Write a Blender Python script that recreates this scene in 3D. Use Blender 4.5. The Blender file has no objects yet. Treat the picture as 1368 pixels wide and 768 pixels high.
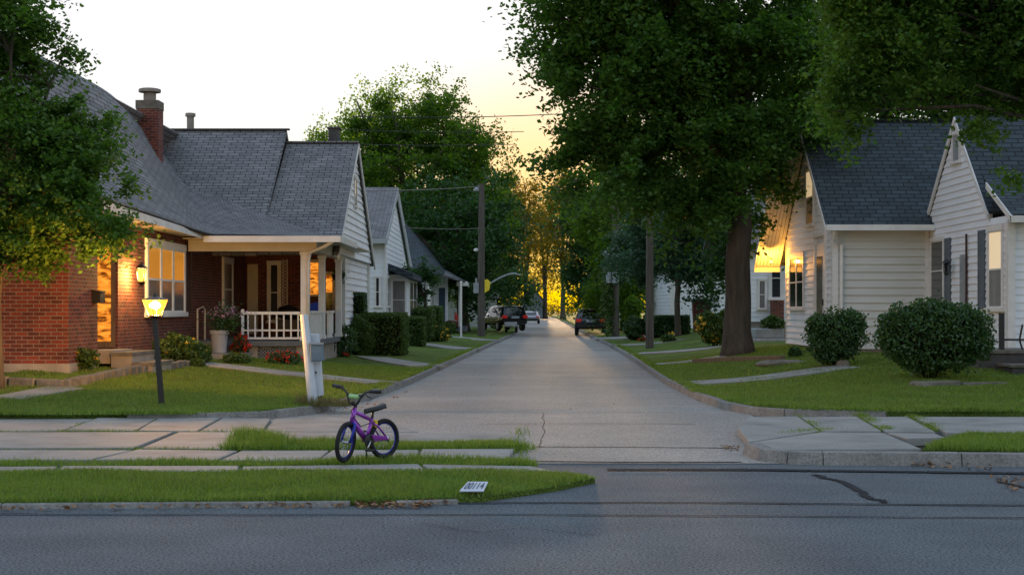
import bpy, math, random
import numpy as np
from mathutils import Vector, Matrix, noise
random.seed(7); RNG = np.random.default_rng(11)
SC = bpy.context.scene; COL = SC.collection
rad = math.radians
# ---------------------------------------------------------------- camera
cam = bpy.data.cameras.new('camera'); co = bpy.data.objects.new('camera', cam); COL.objects.link(co)
F, HY, CX, CH = 2000.0, 413.0, 684.0, 1.6
co.location = (0, 0, CH); co.rotation_euler = (rad(90), 0, 0)
cam.sensor_width = 36; cam.lens = 36 * F / 1368; cam.shift_y = (HY - 384) / 1368
cam.clip_start = .1; cam.clip_end = 3000
SC.camera = co
# ---------------------------------------------------------------- light
SKY_HALF, SKY_MAX = .22, 1.42
SUN_EL, SUN_AZ = 1.6, 1.2          # degrees above the horizon, degrees right of the street axis
w = bpy.data.worlds.new('World'); SC.world = w; w.use_nodes = True
nt = w.node_tree; bg = nt.nodes['Background']
sky = nt.nodes.new('ShaderNodeTexSky'); sky.sky_type = 'NISHITA'; sky.sun_disc = False
sky.sun_elevation = rad(SUN_EL); sky.sun_rotation = rad(SUN_AZ); sky.altitude = 200
sky.air_density = 1.0; sky.dust_density = 2.0; sky.ozone_density = 1.6
wb = nt.nodes.new('ShaderNodeMix'); wb.data_type = 'RGBA'; wb.blend_type = 'MULTIPLY'; wb.inputs[0].default_value = 1; wb.inputs[7].default_value = (1.0, 1.0, 1.04, 1)
nt.links.new(sky.outputs[0], wb.inputs[6])
va = nt.nodes.new('ShaderNodeVectorMath'); va.operation = 'ADD'; va.inputs[1].default_value = (SKY_HALF,) * 3   # soft shoulder: thin high overcast evens the dome
vd = nt.nodes.new('ShaderNodeVectorMath'); vd.operation = 'DIVIDE'; vs_ = nt.nodes.new('ShaderNodeVectorMath'); vs_.operation = 'SCALE'; vs_.inputs['Scale'].default_value = SKY_MAX
lum = nt.nodes.new('ShaderNodeRGBToBW'); nt.links.new(wb.outputs[2], lum.inputs[0]); lm_ = nt.nodes.new('ShaderNodeMix'); lm_.data_type = 'RGBA'; lm_.inputs[0].default_value = .05
nt.links.new(wb.outputs[2], lm_.inputs[6]); nt.links.new(lum.outputs[0], lm_.inputs[7])
nt.links.new(lm_.outputs[2], va.inputs[0]); nt.links.new(wb.outputs[2], vd.inputs[0]); nt.links.new(va.outputs[0], vd.inputs[1]); nt.links.new(vd.outputs[0], vs_.inputs[0]); wc = nt.nodes.new('ShaderNodeVectorMath'); wc.operation = 'MULTIPLY'; wc.inputs[1].default_value = (.965, .985, 1.075)
nt.links.new(vs_.outputs[0], wc.inputs[0])
tc = nt.nodes.new('ShaderNodeTexCoord'); dt = nt.nodes.new('ShaderNodeVectorMath'); dt.operation = 'DOT_PRODUCT'     # afterglow low round the sun
dt.inputs[1].default_value = (math.sin(rad(SUN_AZ)) * math.cos(rad(SUN_EL)), math.cos(rad(SUN_AZ)) * math.cos(rad(SUN_EL)), math.sin(rad(SUN_EL)))
nt.links.new(tc.outputs['Generated'], dt.inputs[0]); mr = nt.nodes.new('ShaderNodeMapRange'); mr.interpolation_type = 'SMOOTHSTEP'; mr.inputs[1].default_value = .988; mr.inputs[2].default_value = 1.0
nt.links.new(dt.outputs['Value'], mr.inputs[0]); ag = nt.nodes.new('ShaderNodeMix'); ag.data_type = 'RGBA'; ag.blend_type = 'MULTIPLY'; ag.inputs[7].default_value = (1.35, .86, .42, 1)
nt.links.new(mr.outputs[0], ag.inputs[0]); nt.links.new(wc.outputs[0], ag.inputs[6]); nt.links.new(ag.outputs[2], bg.inputs[0]); bg.inputs[1].default_value = .1
sl = bpy.data.lights.new('sun', 'SUN'); so = bpy.data.objects.new('sun', sl); COL.objects.link(so)
sl.energy = .9; sl.angle = rad(.5); sl.color = (1, .62, .28)
so.rotation_euler = Vector((math.sin(rad(SUN_AZ)) * math.cos(rad(SUN_EL)), math.cos(rad(SUN_AZ)) * math.cos(rad(SUN_EL)), math.sin(rad(SUN_EL)))).to_track_quat('Z', 'Y').to_euler()
SC.view_settings.view_transform = 'Standard'; SC.view_settings.look = 'None'
SC.view_settings.exposure = 3.0; SC.view_settings.gamma = 1; SC.view_settings.use_curve_mapping = False
SC.cycles.max_bounces = 8; SC.cycles.transparent_max_bounces = 8

# ---------------------------------------------------------------- materials
def mat(name, col=(.5, .5, .5), rough=.7, metal=0, spec=.5):
    m = bpy.data.materials.new(name); m.use_nodes = True
    b = m.node_tree.nodes['Principled BSDF']
    b.inputs['Base Color'].default_value = (*col, 1); b.inputs['Roughness'].default_value = rough
    b.inputs['Metallic'].default_value = metal; b.inputs['Specular IOR Level'].default_value = spec
    return m
def N(m, t, **k):
    n = m.node_tree.nodes.new(t)
    for a, v in k.items():
        if a.startswith('i_'):
            n.inputs[int(a[2:]) if a[2:].isdigit() else a[2:].replace('_', ' ')].default_value = v
        else: setattr(n, a, v)
    return n
def L(m, a, b): m.node_tree.links.new(a, b)
def BS(m): return m.node_tree.nodes['Principled BSDF']
def coords(m, kind='Object', scale=None):
    t = N(m, 'ShaderNodeTexCoord'); o = t.outputs[kind]
    if scale:
        mp = N(m, 'ShaderNodeMapping'); mp.inputs['Scale'].default_value = scale; L(m, o, mp.inputs[0]); o = mp.outputs[0]
    return o
def ramp(m, src, stops):
    r = N(m, 'ShaderNodeValToRGB'); e = r.color_ramp.elements
    while len(e) < len(stops): e.new(.5)
    for q, (p, c) in zip(e, stops): q.position = p; q.color = (*c, 1) if len(c) == 3 else c
    L(m, src, r.inputs[0]); return r.outputs[0]
def noisy(name, stops, scale=2.0, detail=6, rough=.8, bump=.0, bscale=40, bdist=.01, stretch=None, spec=.3, kind='Object', fine=None):
    """colour from a noise ramp, optional fine speckle and bump"""
    m = mat(name, rough=rough, spec=spec)
    v = coords(m, kind, stretch)
    n = N(m, 'ShaderNodeTexNoise', i_Scale=scale, i_Detail=detail, i_Roughness=.6); L(m, v, n.inputs['Vector'])
    c = ramp(m, n.outputs[0], stops)
    if fine:
        n2 = N(m, 'ShaderNodeTexNoise', i_Scale=fine[0], i_Detail=3.0); L(m, v, n2.inputs['Vector'])
        c2 = ramp(m, n2.outputs[0], [(.3, (1 - fine[1],) * 3), (.7, (1 + fine[1],) * 3)])
        mx = N(m, 'ShaderNodeMix', data_type='RGBA', blend_type='MULTIPLY'); mx.inputs[0].default_value = 1
        L(m, c, mx.inputs[6]); L(m, c2, mx.inputs[7]); c = mx.outputs[2]
    L(m, c, BS(m).inputs['Base Color'])
    if bump:
        n3 = N(m, 'ShaderNodeTexNoise', i_Scale=bscale, i_Detail=4.0); L(m, v, n3.inputs['Vector'])
        bp = N(m, 'ShaderNodeBump', i_Strength=bump, i_Distance=bdist); L(m, n3.outputs[0], bp.inputs['Height'])
        L(m, bp.outputs[0], BS(m).inputs['Normal'])
    return m
def brickmat(name, c1, c2, mortar, bw, rh, ms, bump=.6, dist=.006, rough=.85, var=.5, off=.5):
    m = mat(name, rough=rough, spec=.25); uv = coords(m, 'UV')
    b = N(m, 'ShaderNodeTexBrick', offset=off, i_Scale=1.0); b.inputs['Brick Width'].default_value = bw
    b.inputs['Row Height'].default_value = rh; b.inputs['Mortar Size'].default_value = ms; b.inputs['Mortar Smooth'].default_value = .2
    b.inputs['Color1'].default_value = (*c1, 1); b.inputs['Color2'].default_value = (*c2, 1); b.inputs['Mortar'].default_value = (*mortar, 1)
    L(m, uv, b.inputs[0])
    n = N(m, 'ShaderNodeTexNoise', i_Scale=1.3, i_Detail=8.0, i_Roughness=.7); L(m, uv, n.inputs['Vector'])
    r = ramp(m, n.outputs[0], [(.25, (1 - var,) * 3), (.75, (1 + var * .6,) * 3)])
    n2 = N(m, 'ShaderNodeTexNoise', i_Scale=60.0, i_Detail=2.0); L(m, uv, n2.inputs['Vector'])
    r2 = ramp(m, n2.outputs[0], [(.3, (.75,) * 3), (.7, (1.25,) * 3)])
    mx = N(m, 'ShaderNodeMix', data_type='RGBA', blend_type='MULTIPLY'); mx.inputs[0].default_value = 1
    L(m, b.outputs[0], mx.inputs[6]); L(m, r, mx.inputs[7])
    mx2 = N(m, 'ShaderNodeMix', data_type='RGBA', blend_type='MULTIPLY'); mx2.inputs[0].default_value = 1
    L(m, mx.outputs[2], mx2.inputs[6]); L(m, r2, mx2.inputs[7])
    L(m, mx2.outputs[2], BS(m).inputs['Base Color'])
    bp = N(m, 'ShaderNodeBump', i_Strength=bump, i_Distance=dist, invert=True); L(m, b.outputs['Fac'], bp.inputs['Height'])
    bp2 = N(m, 'ShaderNodeBump', i_Strength=.3, i_Distance=.004); L(m, n2.outputs[0], bp2.inputs['Height']); L(m, bp.outputs[0], bp2.inputs['Normal'])
    L(m, bp2.outputs[0], BS(m).inputs['Normal'])
    return m
def leafmat(name, a, b, trans=.45, tcol=None, rough=.5):
    m = bpy.data.materials.new(name); m.use_nodes = True; t = m.node_tree; t.nodes.clear()
    out = t.nodes.new('ShaderNodeOutputMaterial'); g = t.nodes.new('ShaderNodeNewGeometry')
    r = t.nodes.new('ShaderNodeValToRGB'); r.color_ramp.elements[0].color = (*a, 1); r.color_ramp.elements[1].color = (*b, 1)
    t.links.new(g.outputs['Random Per Island'], r.inputs[0])
    p = t.nodes.new('ShaderNodeBsdfPrincipled'); p.inputs['Roughness'].default_value = rough; p.inputs['Specular IOR Level'].default_value = .35
    t.links.new(r.outputs[0], p.inputs['Base Color'])
    tr = t.nodes.new('ShaderNodeBsdfTranslucent')
    mx = t.nodes.new('ShaderNodeMix'); mx.data_type = 'RGBA'; mx.blend_type = 'MULTIPLY'; mx.inputs[0].default_value = 1
    t.links.new(r.outputs[0], mx.inputs[6]); mx.inputs[7].default_value = (*(tcol or (2.2, 1.9, .6)), 1)
    t.links.new(mx.outputs[2], tr.inputs[0])
    ms = t.nodes.new('ShaderNodeMixShader'); ms.inputs[0].default_value = trans
    t.links.new(p.outputs[0], ms.inputs[1]); t.links.new(tr.outputs[0], ms.inputs[2]); t.links.new(ms.outputs[0], out.inputs[0])
    return m
def glow(name, col, s, clear):
    m = bpy.data.materials.new(name); m.use_nodes = True; t = m.node_tree; t.nodes.clear()
    o = t.nodes.new('ShaderNodeOutputMaterial'); e = t.nodes.new('ShaderNodeEmission'); e.inputs[0].default_value = (*col, 1); e.inputs[1].default_value = s
    tr = t.nodes.new('ShaderNodeBsdfTransparent'); mx = t.nodes.new('ShaderNodeMixShader'); mx.inputs[0].default_value = 1 - clear
    t.links.new(tr.outputs[0], mx.inputs[1]); t.links.new(e.outputs[0], mx.inputs[2]); t.links.new(mx.outputs[0], o.inputs[0]); return m
def emit(name, col, s, pattern=None):
    m = mat(name, (.02, .02, .02), .4); b = BS(m)
    b.inputs['Emission Color'].default_value = (*col, 1); b.inputs['Emission Strength'].default_value = s
    if pattern:
        n = N(m, 'ShaderNodeTexNoise', i_Scale=pattern, i_Detail=4.0, i_Distortion=1.5); L(m, coords(m, 'Object', (1, 1, 3.0)), n.inputs['Vector'])
        L(m, ramp(m, n.outputs[0], [(.38, (col[0] * .12, col[1] * .06, 0)), (.5, (col[0] * .8, col[1] * .6, col[2] * .4)), (.66, col)]), b.inputs['Emission Color'])
    return m
M = {}
M['brick'] = brickmat('red_brick', (.22, .048, .03), (.09, .026, .022), (.21, .165, .135), .21, .072, .008, var=.45)
M['shingle'] = brickmat('grey_shingle', (.25, .245, .25), (.17, .168, .175), (.045, .045, .048), .34, .15, .013, bump=1, dist=.012, var=.3)
M['shingle_blue'] = brickmat('slate_blue_shingle', (.062, .082, .096), (.040, .054, .064), (.014, .017, .02), .36, .16, .014, bump=1, dist=.014, var=.3)
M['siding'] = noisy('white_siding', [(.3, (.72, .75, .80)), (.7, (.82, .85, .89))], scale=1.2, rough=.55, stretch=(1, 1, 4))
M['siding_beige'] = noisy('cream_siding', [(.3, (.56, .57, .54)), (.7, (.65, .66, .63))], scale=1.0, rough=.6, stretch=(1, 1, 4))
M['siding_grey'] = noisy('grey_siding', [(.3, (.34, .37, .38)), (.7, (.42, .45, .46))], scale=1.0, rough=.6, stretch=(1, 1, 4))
M['white'] = noisy('white_paint', [(.3, (.64, .63, .61)), (.7, (.78, .77, .75))], scale=3, rough=.45, bump=.1, bscale=30)
M['cream'] = noisy('cream_paint', [(.3, (.5, .45, .36)), (.7, (.6, .54, .43))], scale=2, rough=.5)
M['foundation'] = noisy('foundation_concrete', [(.3, (.22, .20, .18)), (.7, (.34, .31, .28))], scale=3, rough=.9, bump=.5)
M['deck'] = noisy('blue_grey_paint', [(.3, (.09, .11, .13)), (.7, (.13, .15, .17))], scale=3, rough=.6)
M['asphalt'] = noisy('worn_asphalt', [(.3, (.086, .10, .113)), (.7, (.13, .148, .162))], scale=.8, spec=.2, rough=.92, bump=.8, bscale=70, bdist=.012, fine=(52, .75))
M['street'] = noisy('pale_worn_asphalt', [(.3, (.235, .222, .205)), (.5, (.275, .26, .24)), (.7, (.33, .31, .285))], scale=.35, rough=.88, bump=.6, bscale=60, bdist=.01, fine=(42, .5))
M['concrete'] = noisy('sidewalk_concrete', [(.28, (.16, .16, .152)), (.45, (.245, .242, .23)), (.55, (.27, .265, .25)), (.74, (.33, .325, .305))], scale=1.3, detail=9, rough=.85, bump=.3, bscale=70, bdist=.004, fine=(60, .15))
M['curb'] = noisy('curb_concrete', [(.28, (.14, .135, .13)), (.72, (.27, .26, .245))], scale=2.5, detail=9, rough=.9, bump=.5, bscale=50, bdist=.006, fine=(40, .25))
M['tar'] = noisy('tar_seal', [(.3, (.03, .032, .036)), (.7, (.05, .052, .057))], scale=6, rough=.95, spec=.05)
M['soil'] = noisy('soil', [(.3, (.035, .028, .018)), (.7, (.07, .055, .035))], scale=8, rough=.95, bump=.6)
M['stone'] = noisy('edging_stone', [(.3, (.10, .09, .075)), (.7, (.22, .20, .17))], scale=5, rough=.9, bump=.8, bscale=20, bdist=.02)
M['darkstone'] = noisy('dark_stone', [(.3, (.05, .05, .05)), (.7, (.10, .10, .10))], scale=5, rough=.85, bump=.6)
M['lawn'] = noisy('lawn_turf', [(.25, (.07, .095, .022)), (.5, (.115, .18, .035)), (.75, (.19, .225, .06))], scale=.9, detail=10, rough=.95, bump=1, bscale=55, bdist=.05, fine=(45, .5), spec=.1)
M['grass'] = leafmat('grass_blade', (.075, .15, .022), (.22, .31, .06), trans=.35, tcol=(1.6, 1.6, .6))
M['grass_dry'] = leafmat('dry_grass_blade', (.12, .12, .04), (.2, .18, .08), trans=.3, tcol=(1.3, 1.2, .8))
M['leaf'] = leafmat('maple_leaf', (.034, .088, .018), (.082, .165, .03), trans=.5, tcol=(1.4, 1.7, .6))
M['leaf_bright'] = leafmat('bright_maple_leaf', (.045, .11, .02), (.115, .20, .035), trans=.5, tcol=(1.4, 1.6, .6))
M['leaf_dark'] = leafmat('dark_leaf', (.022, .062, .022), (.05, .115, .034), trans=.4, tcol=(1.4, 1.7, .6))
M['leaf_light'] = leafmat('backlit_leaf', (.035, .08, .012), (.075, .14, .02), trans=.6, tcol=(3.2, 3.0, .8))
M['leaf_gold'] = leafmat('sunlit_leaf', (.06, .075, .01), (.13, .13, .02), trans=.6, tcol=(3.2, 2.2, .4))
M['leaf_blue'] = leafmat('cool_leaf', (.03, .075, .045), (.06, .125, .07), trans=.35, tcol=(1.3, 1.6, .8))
M['bush'] = leafmat('bush_leaf', (.022, .064, .022), (.06, .125, .04), trans=.25, rough=.35)
M['hedge'] = leafmat('hedge_leaf', (.035, .075, .016), (.085, .14, .03), trans=.3, tcol=(1.4, 1.6, .6))
M['bark'] = noisy('bark', [(.3, (.045, .036, .028)), (.7, (.10, .082, .065))], scale=4, detail=8, rough=.95, bump=1, bscale=9, bdist=.05, stretch=(2, 2, .35))
M['pole'] = noisy('weathered_pole', [(.3, (.06, .052, .045)), (.7, (.13, .115, .10))], scale=4, rough=.95, bump=.6, bscale=12, bdist=.02, stretch=(3, 3, .2))
M['core'] = mat('twig_core', (.012, .016, .008), 1, spec=0)
M['black'] = mat('black_metal', (.012, .012, .013), .45)
M['rubber'] = noisy('tyre_rubber', [(.3, (.010, .010, .011)), (.7, (.022, .022, .024))], scale=20, rough=.75, bump=.4, bscale=90)
M['purple'] = mat('purple_metallic_paint', (.30, .05, .46), .28, .55); BS(M['purple']).inputs['Coat Weight'].default_value = .6
M['blue'] = mat('blue_paint', (.015, .03, .32), .3, .3)
M['bluecloth'] = mat('blue_fabric', (.02, .07, .5), .8)
M['chrome'] = mat('steel', (.5, .5, .52), .25, 1)
M['lime'] = mat('lime_pad', (.35, .6, .25), .5)
M['grey'] = noisy('grey_metal', [(.3, (.22, .24, .26)), (.7, (.33, .36, .38))], scale=4, rough=.5)
M['pot'] = noisy('grey_plastic', [(.3, (.26, .28, .33)), (.7, (.32, .34, .39))], scale=4, rough=.5)
M['boxblue'] = noisy('grey_blue_plastic', [(.3, (.10, .15, .20)), (.7, (.16, .22, .27))], scale=4, rough=.5)
M['postwhite'] = noisy('weathered_white_vinyl', [(.3, (.42, .46, .52)), (.55, (.58, .62, .68)), (.75, (.64, .68, .73))], scale=2.5, detail=9, rough=.45, stretch=(1, 1, .6))
M['glass'] = mat('window_glass', (.018, .022, .028), .06, 0, .9)
M['curtain'] = noisy('curtained_glass', [(.35, (.12, .12, .12)), (.65, (.22, .21, .20))], scale=3, rough=.1, stretch=(6, 6, .3), spec=.7)
M['amber'] = mat('amber_glow_pane', (.3, .14, .03), .15, 0, .8); BS(M['amber']).inputs['Emission Color'].default_value = (1, .38, .04, 1); BS(M['amber']).inputs['Emission Strength'].default_value = .05  # amber glow of the pane put in as colour and faint emission
M['mirror'] = mat('reflecting_glass', (.55, .52, .47), .05, .95)
M['skyglow'] = mat('skyglow_pane', (.8, .72, .55), .3, 0, .6); BS(M['skyglow']).inputs['Emission Color'].default_value = (1, .72, .4, 1); BS(M['skyglow']).inputs['Emission Strength'].default_value = .06  # bright sky reflection put into the pane as pale colour and emission
M['carglass'] = mat('car_glass', (.01, .011, .013), .05, 0, .9)
M['shutter'] = noisy('grey_blue_shutter', [(.3, (.10, .13, .16)), (.7, (.15, .18, .21))], scale=3, rough=.6)
M['maroon'] = mat('maroon_shutter', (.05, .015, .012), .6)
M['tail'] = mat('tail_light', (.26, .008, .01), .2); BS(M['tail']).inputs['Emission Color'].default_value = (.9, .03, .03, 1); BS(M['tail']).inputs['Emission Strength'].default_value = .02
M['carblue'] = mat('dark_blue_car_paint', (.018, .03, .05), .25, .4); BS(M['carblue']).inputs['Coat Weight'].default_value = .8
M['carblack'] = mat('black_car_paint', (.015, .014, .022), .25, .3); BS(M['carblack']).inputs['Coat Weight'].default_value = .8
M['carsilver'] = mat('silver_car_paint', (.42, .45, .52), .3, .4)
M['red'] = mat('red_paint', (.5, .03, .02), .5)
M['brownred'] = mat('dark_red_paint', (.10, .01, .012), .5)
M['yellow'] = mat('yellow_sign', (.75, .55, .02), .5)
M['petal_red'] = leafmat('red_petal', (.55, .02, .01), (.8, .06, .03), trans=.3, tcol=(1, 1, 1))
M['petal_pink'] = leafmat('pink_petal', (.4, .15, .35), (.7, .45, .6), trans=.3, tcol=(1, 1, 1))
M['petal_yellow'] = leafmat('yellow_petal', (.7, .4, .03), (.8, .6, .08), trans=.3, tcol=(1, 1, 1))
M['deadleaf'] = leafmat('dead_leaf', (.14, .06, .025), (.32, .19, .09), trans=.2, tcol=(1, 1, 1))
M['wood_old'] = noisy('old_wood', [(.3, (.12, .08, .05)), (.7, (.2, .14, .09))], scale=6, rough=.9, stretch=(4, 4, .4))
M['lampglow'] = glow('lamp_glow', (1, .22, .012), 1.2, .4); M['bulb'] = emit('lamp_bulb', (1, .75, .4), 12)
M['lampdim'] = glow('lantern_glow', (1, .3, .03), 1.0, .6)
M['sunsetwin'] = emit('reflection_glow', (1, .38, .04), .15, pattern=2.6)  # noise pattern paints warped golden reflections into the glowing glass
M['plate'] = mat('plate_white', (.5, .56, .66), .5)
M['navy'] = mat('navy_paint', (.02, .05, .09), .6)

# ---------------------------------------------------------------- mesh helpers
Z = Vector((0, 0, 1))
def tag(o, label=None, cat=None, group=None, kind=None):
    if label: o['label'] = label
    if cat: o['category'] = cat
    if group: o['group'] = group
    if kind: o['kind'] = kind
    return o
def thing(name, label, cat, loc, group=None, rz=0):
    o = bpy.data.objects.new(name, None); COL.objects.link(o); o.empty_display_size = .2
    o.location = loc; o.rotation_euler = (0, 0, rz)
    return tag(o, label, cat, group)
def top(o):
    while o.parent: o = o.parent
    return o
def auto_uv(me):
    uvl = me.uv_layers.new(name='UVMap'); n = len(me.loops)
    if not n: return
    co_ = np.empty(len(me.vertices) * 3); me.vertices.foreach_get('co', co_); co_ = co_.reshape(-1, 3)
    uv = np.zeros((n, 2))
    for p in me.polygons:
        nn = p.normal
        if abs(nn.z) > .985: t, b = Vector((1, 0, 0)), Vector((0, 1, 0))
        else:
            t = Z.cross(nn).normalized(); b = nn.cross(t)
            if abs(nn.z) < .05: b = Z
        for li in p.loop_indices:
            v = co_[me.loops[li].vertex_index]
            uv[li, 0] = v[0] * t[0] + v[1] * t[1] + v[2] * t[2]; uv[li, 1] = v[0] * b[0] + v[1] * b[1] + v[2] * b[2]
    uvl.data.foreach_set('uv', uv.ravel())
class MB:
    def __init__(s, T=None): s.v = []; s.f = []; s.m = []; s.uv = {}; s.T = T; s.cm = 0
    def add(s, vs, fs, uvs=None):
        b = len(s.v)
        s.v += [Vector(s.T(*p)) if s.T else Vector(p) for p in vs]
        for f in fs: s.f.append(tuple(b + i for i in f)); s.m.append(s.cm)
        if uvs:
            for i, u in enumerate(uvs): s.uv[b + i] = u
        return s
    def poly(s, pts): return s.add(pts, [tuple(range(len(pts)))])
    def box(s, x0, x1, y0, y1, z0, z1):
        x0, x1 = sorted((x0, x1)); y0, y1 = sorted((y0, y1)); z0, z1 = sorted((z0, z1))
        return s.add([(x0, y0, z0), (x1, y0, z0), (x1, y1, z0), (x0, y1, z0), (x0, y0, z1), (x1, y0, z1), (x1, y1, z1), (x0, y1, z1)],
                     [(3, 2, 1, 0), (4, 5, 6, 7), (0, 1, 5, 4), (1, 2, 6, 5), (2, 3, 7, 6), (3, 0, 4, 7)])
    def slab(s, top_pts, d):
        """closed slab: polygon (3-D) extruded by vector d"""
        n = len(top_pts); d = Vector(d); a = [Vector(p) for p in top_pts]; b = [p + d for p in a]
        return s.add([tuple(p) for p in a + b], [tuple(range(n)), tuple(range(2 * n - 1, n - 1, -1))] + [(i, i + n, (i + 1) % n + n, (i + 1) % n) for i in range(n)])
    def tube(s, path, r, n=8, cap=True):
        P = [Vector(p) for p in path]; R = r if isinstance(r, (list, tuple)) else [r] * len(P)
        vs = []; ref = None
        for i, p in enumerate(P):
            d = (P[min(i + 1, len(P) - 1)] - P[max(i - 1, 0)]).normalized()
            if ref is None: ref = Vector((1, 0, 0)) if abs(d.x) < .8 else Vector((0, 1, 0))
            a = d.cross(ref).normalized(); b = d.cross(a); ref = -d.cross(a).cross(d) if False else ref
            for k in range(n):
                t = 2 * math.pi * k / n; vs.append(p + (a * math.cos(t) + b * math.sin(t)) * R[i])
        fs = [(i * n + k, i * n + (k + 1) % n, (i + 1) * n + (k + 1) % n, (i + 1) * n + k) for i in range(len(P) - 1) for k in range(n)]
        if cap: fs += [tuple(range(n - 1, -1, -1)), tuple((len(P) - 1) * n + k for k in range(n))]
        return s.add([tuple(v) for v in vs], fs)
    def lathe(s, c, prof, n=16, ax=None):
        """profile (r, h) about an axis through c"""
        ax = Vector(ax or (0, 0, 1)).normalized(); ref = Vector((1, 0, 0)) if abs(ax.x) < .8 else Vector((0, 1, 0))
        a = ax.cross(ref).normalized(); b = ax.cross(a); c = Vector(c); vs = []
        for r, h in prof:
            for k in range(n):
                t = 2 * math.pi * k / n; vs.append(tuple(c + ax * h + (a * math.cos(t) + b * math.sin(t)) * max(r, 1e-4)))
        fs = [(i * n + k, i * n + (k + 1) % n, (i + 1) * n + (k + 1) % n, (i + 1) * n + k) for i in range(len(prof) - 1) for k in range(n)]
        fs += [tuple(range(n - 1, -1, -1)), tuple((len(prof) - 1) * n + k for k in range(n))]
        return s.add(vs, fs)
    def build(s, name, mats, parent=None, loc=None, smooth=False, world=True):
        if not isinstance(mats, (list, tuple)): mats = [mats]
        r = top(parent) if parent else None
        off = Vector(r.location) if (r and world) else Vector(loc or (0, 0, 0))
        if not world: off = Vector((0, 0, 0))
        me = bpy.data.meshes.new(name); me.from_pydata([tuple(v - off) for v in s.v], [], s.f)
        me.polygons.foreach_set('material_index', s.m); me.update()
        for m_ in mats: me.materials.append(m_)
        if s.uv:
            u = me.uv_layers.new(name='UVMap')
            for l in me.loops: u.data[l.index].uv = s.uv[l.vertex_index]
        else: auto_uv(me)
        if smooth: me.polygons.foreach_set('use_smooth', [True] * len(me.polygons))
        o = bpy.data.objects.new(name, me); COL.objects.link(o)
        if parent: o.parent = parent
        elif loc: o.location = loc
        return o
def bevel(o, w=.01, seg=2):
    b = o.modifiers.new('bevel', 'BEVEL'); b.width = w; b.segments = seg; b.limit_method = 'ANGLE'; return o
def np_mesh(name, V, Fq, mats, parent=None, loc=None, mi=None):
    k = Fq.shape[1]
    off = np.array(top(parent).location if parent else (loc or (0, 0, 0)))
    me = bpy.data.meshes.new(name); V = (V - off).astype(np.float32)
    me.vertices.add(len(V)); me.vertices.foreach_set('co', V.ravel())
    me.loops.add(Fq.size); me.loops.foreach_set('vertex_index', Fq.astype(np.int32).ravel())
    me.polygons.add(len(Fq)); me.polygons.foreach_set('loop_start', np.arange(0, Fq.size, k, dtype=np.int32))
    if mi is not None: me.polygons.foreach_set('material_index', mi.astype(np.int32))
    me.update(calc_edges=True)
    for m_ in (mats if isinstance(mats, (list, tuple)) else [mats]): me.materials.append(m_)
    o = bpy.data.objects.new(name, me); COL.objects.link(o)
    if parent: o.parent = parent
    elif loc: o.location = loc
    return o
def leaf_geo(C_, size, up=.8, aspect=.7, rng=RNG):
    n = len(C_); nrm = rng.normal(size=(n, 3)); nrm[:, 2] = np.abs(nrm[:, 2]) * .6 + up; nrm /= np.linalg.norm(nrm, axis=1)[:, None]
    t = rng.normal(size=(n, 3)); t -= nrm * np.sum(t * nrm, axis=1)[:, None]; t /= np.linalg.norm(t, axis=1)[:, None]
    b = np.cross(nrm, t); s = size * rng.uniform(.6, 1.35, size=(n, 1))
    V = np.stack([C_ - t * s * .5, C_ + b * s * aspect * .5 - t * s * .05, C_ + t * s * .55, C_ - b * s * aspect * .5 - t * s * .05], axis=1).reshape(-1, 3)
    return V, np.arange(n * 4).reshape(-1, 4)

# ---------------------------------------------------------------- where a pixel of the place lies
def X(px, D): return (px - CX) / F * D
def P(px, py, D): return Vector((X(px, D), D, CH - (py - HY) / F * D))
def ZZ(py, D): return CH - (py - HY) / F * D
def S(t): t = min(max(t, 0), 1); return t * t * (3 - 2 * t)
LE = ([-30, 32.3, 47.8, 94, 188, 400], [-4.5, -2.12, -1.53, .28, 1.1, 2.5])
RE = ([-30, 24, 32.3, 54, 94, 188, 400], [1.8, 3.07, 3.25, 3.94, 4.6, 6.4, 10])
def xl(D): return np.interp(D, *LE)
def xr(D): return np.interp(D, *RE)
DSL = ([0, .1, .25, .45, .9, 1.8, 4, 400], [31.5, 28, 25, 23, 21.8, 21.25, 21, 21])
DSR = ([0, .1, .25, .5, 1.0, 2, 4, 400], [31, 27, 24, 22.8, 22.2, 21.8, 21.6, 21.6])
def smv(t): t = np.clip(t, 0, 1); return t * t * (3 - 2 * t)
def HL(x, D):
    wv = xl(D) - x
    return .12 + .40 * smv((D - 21.5) / 7) * smv(wv / 7.5) - .0 + .03 * np.sin(x * .9 + D * .35) * smv((D - 21.5) / 4) * smv(wv / 2)
def HR(x, D):
    wv = x - xr(D)
    return .12 + .42 * smv((D - 22) / 12) * smv(wv / 4.5) + .03 * np.sin(x * .8 - D * .4) * smv((D - 22) / 4) * smv(wv / 2)
def G(px, py, side='L', dz=0):
    z = .12
    for _ in range(30):
        D = (CH - z) * F / (py - HY); x = X(px, D); z = .5 * z + .5 * float((HL if side == 'L' else HR)(x, D))
    return Vector((x, D, z + dz))
def G0(px, py, z=0):
    D = (CH - z) * F / (py - HY); return Vector((X(px, D), D, z))
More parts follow.
